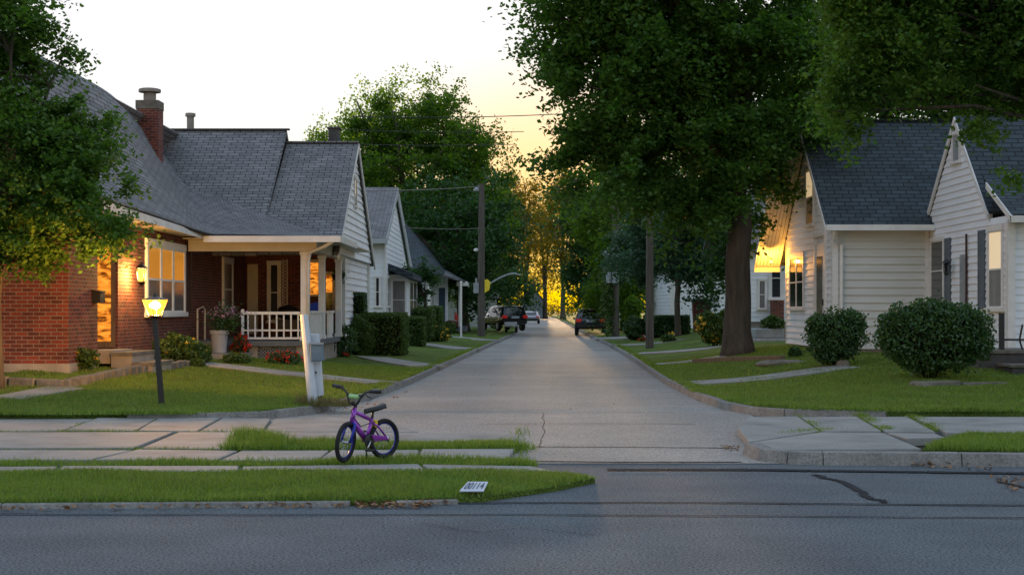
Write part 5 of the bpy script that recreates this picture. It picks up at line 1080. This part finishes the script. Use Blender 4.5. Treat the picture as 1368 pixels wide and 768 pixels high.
blades([(g.x - .3, g.y - .35), (g.x + .55, g.y - .35), (g.x + .55, g.y + .3), (g.x - .3, g.y + .3)], 2600, .08, .2, .012, HL, M['grass_dry'], 'dry tall grass round the foot of the white post', patchy=.3)
# hose / bag hanging by the porch corner
HS = thing('trash_bin', 'small dark blue bin with a looped hose beside the porch corner', 'bin', tuple(G(433, 476, 'L')))
g = G(433, 476, 'L'); m = MB(); m.lathe(tuple(g), [(.14, 0), (.17, .45), (.19, .46), (.19, .52), (.05, .58)], 14); m.build('body', M['navy'], HS)
m = MB(); m.tube([(g.x + .2 + .12 * math.cos(a), g.y - .1, g.z + .35 + .3 * math.sin(a)) for a in np.linspace(0, 6.2, 20)], .02, 6); m.build('hose', M['navy'], HS)
# ---- plate in the verge
a, b, c, d = G0(614, 655, .10), G0(646, 655, .10), G0(652, 643, .115), G0(625, 643, .115); PL = thing('marker_plate', 'small pale blue number plate lying in the verge grass', 'plate', tuple((a + c) / 2))
m = MB(); m.slab([tuple(d), tuple(c), tuple(b), tuple(a)], (0, 0, -.010)); m.build('plate', M['plate'], PL)
cu = bpy.data.curves.new('numerals', 'FONT'); cu.body = '00114'; cu.size = 1; cu.extrude = 0; cu.offset = .02; cu.align_x = 'LEFT'
tmp = bpy.data.objects.new('numerals', cu); COL.objects.link(tmp); bpy.context.view_layer.update()
me = bpy.data.meshes.new_from_object(tmp.evaluated_get(bpy.context.evaluated_depsgraph_get())); bpy.data.objects.remove(tmp)
vs = np.array([v.co[:] for v in me.vertices]); mn, mx_ = vs.min(0), vs.max(0); ctr = PL.location
for v in me.vertices:
    u = (v.co.x - mn[0]) / (mx_[0] - mn[0]) * .84 + .08; t = (v.co.y - mn[1]) / (mx_[1] - mn[1]) * .72 + .14
    p = (a * (1 - u) + b * u) * (1 - t) + (d * (1 - u) + c * u) * t + Z * .004; v.co = p - ctr
me.materials.clear(); me.materials.append(M['navy']); o = bpy.data.objects.new('numerals', me); COL.objects.link(o); o.parent = PL
# ---- stone edging and slabs
def edging(name, pts, side, label, w_=.16, h=.13, m='stone', L_=.42, cat='edging'):
    mb = MB(); H = HL if side == 'L' else HR
    for A, B in zip(pts[:-1], pts[1:]):
        A, B = G(*A, side), G(*B, side); n = max(1, int((B - A).length / L_))
        for k in range(n):
            p, q = A.lerp(B, k / n + .01), A.lerp(B, (k + 1) / n - .01); d = (q - p).normalized(); nn = Vector((-d.y, d.x, 0)).normalized() * w_ / 2 * random.uniform(.85, 1.1); jz = random.uniform(-.02, .02)
            zp, zq = float(H(p.x, p.y)) + h + jz, float(H(q.x, q.y)) + h + jz
            mb.slab([(p.x - nn.x, p.y - nn.y, zp), (q.x - nn.x, q.y - nn.y, zq), (q.x + nn.x, q.y + nn.y, zq), (p.x + nn.x, p.y + nn.y, zp)], (0, 0, -h - .12))
    o = mb.build(name, M[m], loc=tuple(G(*pts[0], side))); bevel(o, .02, 2); return tag(o, label, cat)
edging('stone_edging', [(-60, 513), (86, 519), (160, 503), (252, 489)], 'L', 'low stone edging curving across the lawn to the brick house steps')
edging('timber_edging', [(927, 486), (1046, 481)], 'R', 'dark timber edging before the big trunk', .2, .12, 'wood_old', 1.3)
edging('stone_border', [(1218, 516), (1345, 514)], 'R', 'row of pale stones at the foot of the large bush', .18, .07, 'stone', .9)
def rock(label, px, py, side, sx, sy, sz, seed):
    g = G(px, py, side); m = MB(); n = 12; rng = random.Random(seed); vs = []
    for i, (r, h) in enumerate(((1.0, -.3), (1.02, .2), (.92, .75), (.6, 1.0))):
        for k in range(n): a = 2 * math.pi * k / n; rr = r * (1 + .18 * math.sin(a * 2 + seed) + rng.uniform(-.07, .07)); vs.append((g.x + math.cos(a) * rr * sx, g.y + math.sin(a) * rr * sy, g.z + h * sz + rng.uniform(-.01, .01)))
    m.add(vs, [(i * n + k, i * n + (k + 1) % n, (i + 1) * n + (k + 1) % n, (i + 1) * n + k) for i in range(3) for k in range(n)] + [tuple(3 * n + k for k in range(n))])
    o = m.build('flat_rock', M['stone'], loc=tuple(g)); bevel(o, .015); return tag(o, label, 'rock', 'rocks on the right lawn')
rock('flat grey rock lying beside the corner house foundation', 1046, 487, 'R', .52, .3, .10, 1)
rock('small pale rock under the smaller bush', 1126, 490, 'R', .12, .1, .14, 2)
rock('reddish flat rock at the foot of the large bush', 1228, 516, 'R', .16, .12, .09, 3)
# ---- poles
def pole(label, px, py, side, wpx, pytop, name='utility_pole', D=None, m='pole', ztop=None):
    g = G(px, py, side); D = g.y; t = thing(name, label, 'pole', tuple(g)); r = wpx / 2 * D / F; zt = ztop or ZZ(pytop, D)
    mb = MB(); mb.tube([(g.x, g.y, g.z - .3), (g.x, g.y, (zt + g.z) / 2), (g.x + .02, g.y, zt)], [r * 1.06, r * .95, r * .78], 12); mb.build('shaft', M[m], t, smooth=False); return t, g, D, r
t, g, D, r = pole('tall grey wooden pole with small lamp and yellow sign on the left lawn', 643, 449, 'L', 9.5, 246, m='pole')
m = MB(); c = P(636.5, 253.5, D); m.lathe(tuple(c), [(.03, -.1), (.16, -.08), (.17, .02), (.06, .12)], 12); m.tube([tuple(c + Z * .08), tuple(P(642, 250, D))], .03, 6); m.build('lamp_head', M['grey'], t)
m = MB(); c = P(636, 334, D); m.lathe(tuple(c), [(.05, -.08), (.13, -.05), (.13, .05), (.05, .09)], 10); m.build('insulator', M['white'], t)
m = MB(); c = P(651, 382, D - .2); m.slab([(c.x - .14, c.y, c.z - .36), (c.x + .10, c.y, c.z - .22), (c.x + .17, c.y + .05, c.z + .20), (c.x + .02, c.y + .05, c.z + .36), (c.x - .14, c.y, c.z + .32)], (0, .03, 0)); sg_ = m.build('sign', M['yellow'], t); sg_['label'] = 'yellow sign on the pole'
m = MB(); c = P(637, 384, D - .2); m.box(c.x - .18, c.x + .1, c.y, c.y + .1, c.z - .3, c.z + .25); m.box(c.x - .08, c.x + .02, c.y, c.y + .08, c.z + .252, c.z + .5); m.build('cable_box', M['grey'], t)
m = MB(); pts = [P(646, 382, D), P(656, 378, D), P(668, 371, D), (P(679, 366.5, D)), P(690, 365, D)]; m.tube([tuple(p) for p in pts], .045, 7); ar = m.build('bracket_arm', M['grey'], t)
m = MB(); c = P(691, 366, D); m.slab([(c.x - .12, c.y - .1, c.z + .04), (c.x + .22, c.y - .1, c.z + .0), (c.x + .22, c.y + .1, c.z + .0), (c.x - .12, c.y + .1, c.z + .04)], (0, 0, -.07)); m.build('lamp_head', M['grey'], ar)
t, g, D, r = pole('dark pole with a grey transformer box under the right trees', 822, 450, 'R', 10, 200)
m = MB(); c = P(817, 371, D - .35)
m.lathe((c.x - .14, c.y, c.z), [(.12, -.28), (.15, -.26), (.15, .24), (.13, .28)], 14); m.box(c.x + .02, c.x + .36, c.y - .15, c.y + .2, c.z - .27, c.z + .27); m.build('transformer', M['grey'], t)
m = MB(); c = P(815, 340, D - .2); m.box(c.x - .35, c.x + .3, c.y - .05, c.y + .05, c.z - .04, c.z + .04); m.lathe((c.x - .25, c.y, c.z + .04), [(.06, 0), (.08, .08), (.03, .14)], 8); m.lathe((c.x + .1, c.y, c.z - .2), [(.07, 0), (.08, .1), (.03, .14)], 8); m.build('crossarm', M['grey'], t)
V, Fq = leaf_geo(np.array([g.x - .35, g.y, 2.2]) + RNG.normal(size=(2500, 3)) * [.16, .2, 1.0], .14, .3); o = np_mesh('foliage', V, Fq, M['hedge'], loc=(g.x - .35, g.y, g.z)); tag(o, 'climbing ivy column beside the pole with the grey box', 'ivy')
pole('bare slender pole nearest the camera under the right trees', 868, 465, 'R', 10.5, 215)
# small post before the hip roofed house
# ---- wires
def wire(label, pts, r=.014, sag=.15, grp='overhead wires'):
    mb = MB(); out = []
    for (a, b) in zip(pts[:-1], pts[1:]):
        for k in range(13): t_ = k / 12; p = a.lerp(b, t_); p.z -= sag * 4 * t_ * (1 - t_); out.append(tuple(p))
    mb.tube(out, r, 5); o = mb.build('power_line', M['black'], loc=tuple(pts[0])); return tag(o, label, 'wire', grp)
wire('overhead wire crossing the open sky above the road', [P(470, 156, 70), P(760, 152, 70), P(1100, 166, 70)], .022, .1)
wire('upper wire crossing the tall tree on the left', [P(440, 172, 74), P(700, 176, 72)], .018, .1)
wire('second wire crossing the tall tree on the left', [P(440, 191, 74), P(690, 193, 72)], .018, .1)
wire('wire running to the lamp of the left wooden pole', [P(486, 255, 50), P(640, 249, 72.5)], .017, .05)
wire('low wire from the cottage to the left wooden pole', [P(540, 304, 63), P(642, 305, 72.5)], .017, .05)
wire('wire passing before the big maple crown', [P(905, 166, 40), P(1180, 160, 40)], .010, .02)
# ---- cars
def car(name, label, cx_, cy_, z, w_, ln, h, paint, kind='suv', face=0, ghalf=.80, clear=.2, grp=None):
    """rear end at local -y"""
    t = thing(name, label, 'car', (cx_, cy_, z), grp, rz=face); W = w_ / 2
    st = {'suv': [(-.5, .42, .60, .62, .86), (-.49, .34, .62, .66, .94), (-.455, .26, .62, .97, 1.0), (-.30, .22, .62, 1.0, 1.0), (-.05, .22, .61, 1.0, 1.0), (.12, .22, .60, .95, 1.0), (.235, .22, .58, .585, 1.0), (.40, .24, .54, .545, .97), (.485, .30, .46, .465, .88), (.5, .36, .42, .425, .80)],
          'sedan': [(-.5, .42, .58, .585, .82), (-.485, .32, .62, .625, .93), (-.40, .24, .64, .645, 1.0), (-.25, .22, .64, .93, 1.0), (-.05, .22, .63, 1.0, 1.0), (.10, .22, .62, .96, 1.0), (.26, .22, .60, .605, 1.0), (.42, .24, .54, .545, .96), (.49, .30, .48, .485, .88), (.5, .36, .44, .445, .80)]}[kind]
    V, Fb, Fg = [], [], []
    for (y, zb, zbelt, zr, hw) in st:
        gw = W * hw * (ghalf if zr - zbelt > .08 else .93)
        ring = [(-W * hw * .82, zb * h), (-W * hw, (zb + .07) * h), (-W * hw * 1.0, (zbelt - .06) * h), (-W * hw * .965, zbelt * h), (-gw, max(zr - .05, zbelt + .002) * h), (-gw * .86, max(zr, zbelt + .004) * h)]
        ring += [(-x, zz) for x, zz in reversed(ring)]
        V += [(x, y * ln, zz) for x, zz in ring]
    n = 12
    for i in range(len(st) - 1):
        gl_ = (st[i][3] - st[i][2] > .08) or (st[i + 1][3] - st[i + 1][2] > .08)
        for k in range(n):
            q = (i * n + k, (i + 1) * n + k, (i + 1) * n + (k + 1) % n, i * n + (k + 1) % n)
            full = st[i][3] - st[i][2] > .2 and st[i + 1][3] - st[i + 1][2] > .2
            slope = gl_ and not full
            if (full and k in (3, 7)) or (slope and k in (5,)): Fg.append(q)
            Fb.append(q)
    Fb += [tuple(range(n)), tuple((len(st) - 1) * n + k for k in range(n - 1, -1, -1))]
    m = MB(); m.add(V, Fb); b = m.build('body', M[paint], t, smooth=True, world=False); mod = b.modifiers.new('bevel', 'BEVEL'); mod.width = .04; mod.segments = 3; mod.limit_method = 'ANGLE'; mod.angle_limit = .6
    # glass shells, inset in their faces and set slightly proud
    for q in Fg:
        pv = [Vector(V[i]) for i in q]; c = sum(pv, Vector()) / 4; nn = (pv[1] - pv[0]).cross(pv[3] - pv[0]).normalized()
        if nn.dot(c - Vector((0, c.y, h * .5))) < 0 and abs(nn.x) > .3: nn = -nn
        elif nn.z < 0: nn = -nn
        pv = [c + (p - c) * .86 + nn * .012 for p in pv]; m = MB(); m.slab([tuple(p) for p in pv], tuple(-nn * .02)); m.build('window', M['carglass'], t, world=False)
    if kind == 'suv':
        m = MB(); y = -.497 * ln; m.slab([(-W * .70, y + .03, h * .655), (W * .70, y + .03, h * .655), (W * .60, y + ln * .037, h * .92), (-W * .60, y + ln * .037, h * .92)], (0, -.05, .0)); m.build('rear_window', M['carglass'], t, world=False)
        m = MB(); m.slab([(-W * .66, y + .08, h * .965), (W * .66, y + .08, h * .965), (W * .66, y + .35, h * .985), (-W * .66, y + .35, h * .985)], (0, 0, -.03)); m.build('spoiler', M[paint], t, world=False)
    m = MB(); m.box(-W * .88, W * .88, -.52 * ln, -.49 * ln, h * .30, h * .42); bevel(m.build('bumper', M['black'], t, world=False), .02)
    for s in (-1, 1):
        m = MB(); m.box(s * W * .60, s * W * .94, -.508 * ln, -.47 * ln, h * .50, h * .62); bevel(m.build('tail_light', M['tail'], t, world=False), .02)
        for y in (-.31, .31):
            m = MB(); m.lathe((s * W * .90 - .0, y * ln, .33), [(.20, -.11), (.31, -.11), (.335, -.07), (.335, .07), (.31, .11), (.20, .11)], 22, (1, 0, 0)); wh = m.build('wheel', M['rubber'], t, world=False)
            m = MB(); m.lathe((s * W * .90, y * ln, .33), [(.195, -.112), (.2, -.118), (.2, .118), (.195, .112)], 16, (1, 0, 0)); m.build('rim', M['grey'], wh, world=False)
        m = MB(); m.box(s * W * .98, s * (W * .98 + .16), .16 * ln, .16 * ln + .09, h * .58, h * .66); bevel(m.build('mirror', M[paint], t, world=False), .02)
    m = MB(); m.box(-.26, .26, -.513 * ln, -.49 * ln, h * .50, h * .585); m.build('number_plate', M['plate'], t, world=False)
    return t
car('parked_car', 'dark blue hatchback with red tail lights parked at the right kerb', X(789, 92), 92.2, .02, 1.86, 4.3, 1.62, 'carblue', 'suv', face=-.05)
car('parked_car', 'black suv standing in the left driveway beside the street', X(672, 98), 98, .21, 1.8, 4.6, 1.62, 'carblack', 'suv', face=.35)
car('parked_car', 'silver car parked facing the far end of the street', X(708.5, 165), 166, .0, 2.05, 4.4, 1.38, 'carsilver', 'sedan')
# utility trailer beside the black SUV
TR = thing('utility_trailer', 'small white trailer with dark wheels under the rear of the black suv', 'trailer', (X(685, 90), 90, .25)); xx = X(683, 90)
m = MB(); m.box(xx - .42, xx + .35, 89.4, 90.6, .55, .82); bevel(m.build('bed', M['carsilver'], TR), .03)
for s in (-.3, .3): m = MB(); m.lathe((xx + s, 90, .42), [(.02, -.08), (.22, -.08), (.24, 0), (.22, .08), (.02, .08)], 16, (1, 0, 0)); m.build('wheel', M['rubber'], TR)
m = MB(); m.tube([(xx, 89.4, .6), (xx, 88.6, .5)], .03, 6); m.build('drawbar', M['black'], TR)
# dark red lidded bin before the pale house and toys
BN = thing('wheelie_bin', 'dark red bin with a black lid before the pale house', 'bin', tuple(G(938, 447, 'R'))); g = G(938, 447, 'R'); c = P(938, 425, 70)
m = MB(); m.slab([(c.x - .42, 70, 1.95), (c.x + .42, 70, 1.95), (c.x + .34, 70, .55), (c.x - .34, 70, .55)], (0, .6, 0)); m.build('body', M['brownred'], BN)
m = MB(); m.slab([(c.x - .48, 69.92, 1.95), (c.x + .48, 69.92, 1.95), (c.x + .44, 69.95, 2.08), (c.x - .44, 69.95, 2.08)], (0, .75, 0)); m.build('lid', M['black'], BN)
for s in (-.28, .28): m = MB(); m.lathe((c.x + s, 70.55, .55), [(.02, -.05), (.15, -.05), (.15, .05), (.02, .05)], 14, (1, 0, 0)); m.build('wheel', M['rubber'], BN)
m = MB(); m.lathe(tuple(P(969, 423, 60)), [(.02, -.16), (.12, -.12), (.17, 0), (.12, .12), (.02, .16)], 12); m.tube([tuple(P(969, 425, 60)), (X(969, 60), 60, .4)], .02, 6); o = m.build('garden_ball', M['red'], loc=(X(969, 60), 60, .4), smooth=True); tag(o, 'red garden ball on a stake beside the big trunk', 'ornament')
TK = thing('ride_on_toy', 'red and orange children ride on toy before the hip roofed house', 'toy', (X(603, 84), 83, .5)); xx = X(602, 83)
m = MB(); m.slab([(xx - .45, 83, .62), (xx + .45, 83, .62), (xx + .42, 83, .92), (xx - .1, 83, 1.0), (xx - .4, 83, .88)], (0, .4, 0)); bevel(m.build('body', M['brownred'], TK), .04)
m = MB(); m.slab([(xx + .2, 83.1, 1.0), (xx + .42, 83.1, .95), (xx + .36, 83.1, 1.35), (xx + .22, 83.1, 1.4)], (0, .25, 0)); bevel(m.build('seat', M['red'], TK), .03)
for s in (-.3, .3): m = MB(); m.lathe((xx + s, 83.1, .62), [(.02, -.06), (.13, -.06), (.13, .06), (.02, .06)], 14, (0, 1, 0)); m.build('wheel', M['rubber'], TK)
SP = thing('sign_post', 'slim white post at the edge of the left lawn beyond the yellow blooms', 'post', tuple(G(616, 452, 'L'))); g = G(616, 452, 'L')
m = MB(); m.tube([(g.x, g.y, g.z - .1), (g.x, g.y, ZZ(378, g.y))], .05, 8); m.build('post', M['white'], SP); m = MB(); m.lathe((g.x, g.y, ZZ(378, g.y)), [(.07, 0), (.07, .04), (.02, .09)], 8); m.build('cap', M['white'], SP)
# ---- the bicycle
gf = G0(460, 619, .075); gr = G0(513, 613.5, .075)
hd_ = (gf - gr); hd_.z = 0; WBs = hd_.length; ang = math.atan2(hd_.y, hd_.x)
BK = thing('kids_bicycle', 'purple and blue kids bicycle with black handlebar and seat standing on the sidewalk', 'bicycle', (gr.x, gr.y, .082), rz=ang)
WR = .205; wb = WBs
print('wheelbase', wb, 'angle', math.degrees(ang))
def lb(m_, name, mat_, parent=BK, sm=True): return m_.build(name, M[mat_], parent, smooth=sm, world=False)
def ring(m_, c, R, r, ax, n=40, k=8):
    ax = Vector(ax).normalized(); u = ax.cross(Z).normalized(); v = ax.cross(u); c = Vector(c); vs = []
    for i in range(n):
        a = 2 * math.pi * i / n; rd = u * math.cos(a) + v * math.sin(a)
        for j in range(k): b_ = 2 * math.pi * j / k; vs.append(tuple(c + rd * (R + r * math.cos(b_)) + ax * r * math.sin(b_)))
    m_.add(vs, [(i * k + j, ((i + 1) % n) * k + j, ((i + 1) % n) * k + (j + 1) % k, i * k + (j + 1) % k) for i in range(n) for j in range(k)])
STEER = rad(22)
hb, ht = Vector((wb - .10, 0, .40)), Vector((wb - .135, 0, .52)); sax = (ht - hb).normalized()
def st_(p): return hb + Matrix.Rotation(STEER, 3, sax) @ (Vector(p) - hb)
def sv(v): return Matrix.Rotation(STEER, 3, sax) @ Vector(v)
def wheel(c, ax):
    m_ = MB(); ring(m_, c, WR - .022, .023, ax); wh = lb(m_, 'wheel', 'rubber'); wh['label'] = 'wheel with black knobbly tyre'
    m_ = MB(); ring(m_, c, WR - .049, .0065, ax, 40, 6); lb(m_, 'rim', 'blue', wh)
    m_ = MB(); ax = Vector(ax).normalized(); u = ax.cross(Z).normalized(); v = ax.cross(u); c = Vector(c)
    for i in range(20): a = 2 * math.pi * i / 20; rd = u * math.cos(a) + v * math.sin(a); rd2 = u * math.cos(a + .35 * (-1) ** i) + v * math.sin(a + .35 * (-1) ** i); m_.tube([c + rd2 * .018 + ax * .022 * (-1) ** i, c + rd * (WR - .055)], .0017, 4)
    m_.lathe(tuple(c), [(.012, -.035), (.02, -.03), (.012, -.015), (.012, .015), (.02, .03), (.012, .035)], 10, ax); lb(m_, 'spokes', 'chrome', wh); return wh
rh = Vector((0, 0, WR)); fh = st_((wb, 0, WR)); fh.z = WR
wheel(rh, (0, 1, 0)); wheel(fh, sv((0, 1, 0)))
bbp = Vector((.245, 0, .20)); stt = Vector((.17, 0, .42)); fr = MB()
fr.tube([hb - sax * .02, ht + sax * .02], .024, 12); fr.tube([hb + sax * .035, hb.lerp(bbp, .5) + Vector((0, 0, .01)), bbp], [.027, .031, .030], 12); fr.tube([bbp, stt], .019, 10)
fr.tube([ht - sax * .02, (ht + stt) / 2 - Z * .02, stt - Z * .02], [.019, .021, .018], 10)
for s in (-1, 1): fr.tube([bbp + Vector((0, .02 * s, .0)), Vector((.12, .045 * s, .20)), rh + Vector((0, .05 * s, 0))], [.015, .012, .012], 8); fr.tube([stt - Z * .04, Vector((.12, .04 * s, .34)), rh + Vector((0, .05 * s, .0))], [.013, .011, .010], 8)
lb(fr, 'frame', 'purple')
m_ = MB(); m_.tube([stt - Z * .02, stt + Vector((-.02, 0, .075))], .013, 8); lb(m_, 'seat_post', 'black')
m_ = MB(); s0 = stt + Vector((-.03, 0, .085)); rows_ = [(-.12, .062, .040), (-.10, .078, .036), (-.04, .066, .020), (.03, .038, .010), (.09, .024, .004), (.125, .016, -.006)]; V = []
for (x, w_, z_) in rows_: V += [tuple(s0 + Vector((x, y * w_, z_ + zz))) for y, zz in ((-1, -.03), (-.8, .014), (0, .022), (.8, .014), (1, -.03), (0, -.036))]
m_.add(V, [(i * 6 + k, (i + 1) * 6 + k, (i + 1) * 6 + (k + 1) % 6, i * 6 + (k + 1) % 6) for i in range(5) for k in range(6)] + [tuple(range(5, -1, -1)), tuple(range(30, 36))]); o = lb(m_, 'seat', 'black'); sb_ = o.modifiers.new('s', 'SUBSURF'); sb_.levels = sb_.render_levels = 1
m_ = MB()
for s in (-1, 1): m_.tube([st_(hb + Vector((0, .0, .0)) - sax * .0), st_(hb + Vector((.015, .045 * s, -.02))), st_(Vector((wb - .045, .05 * s, .30))), fh + sv((0, .048 * s, 0))], [.016, .017, .015, .012], 8)
lb(m_, 'fork', 'blue')
# handlebar assembly
sc_ = ht + sax * .03; m_ = MB(); m_.tube([ht + sax * .0, sc_ + sax * .03], .02, 8); m_.tube([st_(sc_ + Vector((0, 0, .02))), st_(sc_ + Vector((.05, 0, .035)))], .022, 8); lb(m_, 'stem', 'black')
c0 = sc_ + Vector((.045, 0, .03)); m_ = MB(); hw = .255
for s in (-1, 1): m_.tube([st_(c0), st_(c0 + Vector((0, .045 * s, .01))), st_(c0 + Vector((-.01, .085 * s, .10))), st_(c0 + Vector((-.02, .13 * s, .135))), st_(c0 + Vector((-.05, hw * s, .150)))], .011, 8)
m_.tube([st_(c0 + Vector((-.01, -.08, .09))), st_(c0 + Vector((-.01, .08, .09)))], .010, 8); hbp = lb(m_, 'handlebar', 'black')
for s in (-1, 1): m_ = MB(); m_.tube([st_(c0 + Vector((-.035, .15 * s, .142))), st_(c0 + Vector((-.055, (hw + .01) * s, .152)))], [.019, .021], 10); lb(m_, 'grip', 'black', hbp)
m_ = MB(); m_.tube([st_(c0 + Vector((0, .13, .125))), st_(c0 + Vector((.035, .16, .10))), st_(c0 + Vector((.03, .21, .085)))], .006, 6); lb(m_, 'brake_lever', 'black', hbp)
m_ = MB(); m_.tube([st_(c0 + Vector((0, -.05, .075))), st_(c0 + Vector((0, .05, .075)))], .022, 10); o = lb(m_, 'bar_pad', 'lime', hbp)
m_ = MB(); m_.tube([st_(c0 + Vector((.03, .14, .11))), st_(c0 + Vector((.11, .10, .05))), st_(c0 + Vector((.08, .02, -.06))), (ht + hb) / 2 + Vector((.02, .03, -.02)), bbp.lerp(hb, .5) + Vector((0, .03, .05)), stt + Vector((0, .03, -.03))], .0045, 6); lb(m_, 'brake_cable', 'black')
# crank, chainring, guard, pedals, chain
m_ = MB(); m_.lathe(tuple(bbp + Vector((0, .045, 0))), [(.02, -.004), (.062, -.004), (.068, 0), (.062, .004), (.02, .004)], 24, (0, 1, 0)); m_.lathe(tuple(bbp), [(.02, -.05), (.02, .05)], 10, (0, 1, 0)); lb(m_, 'chainring', 'black')
m_ = MB(); ca = rad(-60); cd = Vector((math.cos(ca), 0, math.sin(ca)))
for s in (-1, 1): m_.tube([bbp + Vector((0, .06 * s, 0)), bbp + cd * .10 * s + Vector((0, .068 * s, 0))], .009, 7)
cr_ = lb(m_, 'crank', 'chrome')
for s in (-1, 1):
    m_ = MB(); p = bbp + cd * .10 * s + Vector((0, .105 * s, 0)); m_.box(p.x - .035, p.x + .035, p.y - .038, p.y + .038, p.z - .010, p.z + .010); bevel(lb(m_, 'pedal', 'black', cr_, False), .005)
m_ = MB(); q0, q1 = bbp + Vector((0, .055, 0)), rh + Vector((0, .055, 0)); m_.slab([tuple(q0 + Vector((-.02, 0, .058))), tuple(q0 + Vector((-.05, 0, .062))), tuple(q1 + Vector((.02, 0, .026))), tuple(q1 + Vector((-.01, 0, .0))), tuple(q1 + Vector((.02, 0, -.012))), tuple(q0 + Vector((-.03, 0, .02)))], (0, .010, 0)); o = lb(m_, 'chain_guard', 'purple', BK, False); bevel(o, .005)
m_ = MB(); m_.tube([bbp + Vector((-.03, -.03, 0)), Vector((.10, -.15, .0))], .008, 6); lb(m_, 'kickstand', 'chrome')
for d_, c_ in ((rh, 0), ):
    m_ = MB(); m_.lathe(tuple(rh + Vector((0, .05, 0))), [(.012, 0), (.028, .004), (.028, .008), (.012, .012)], 12, (0, 1, 0)); lb(m_, 'sprocket', 'chrome')
m_ = MB(); m_.box(.118, .145, -.03, .03, .33, .40); lb(m_, 'reflector', 'yellow', BK, False)
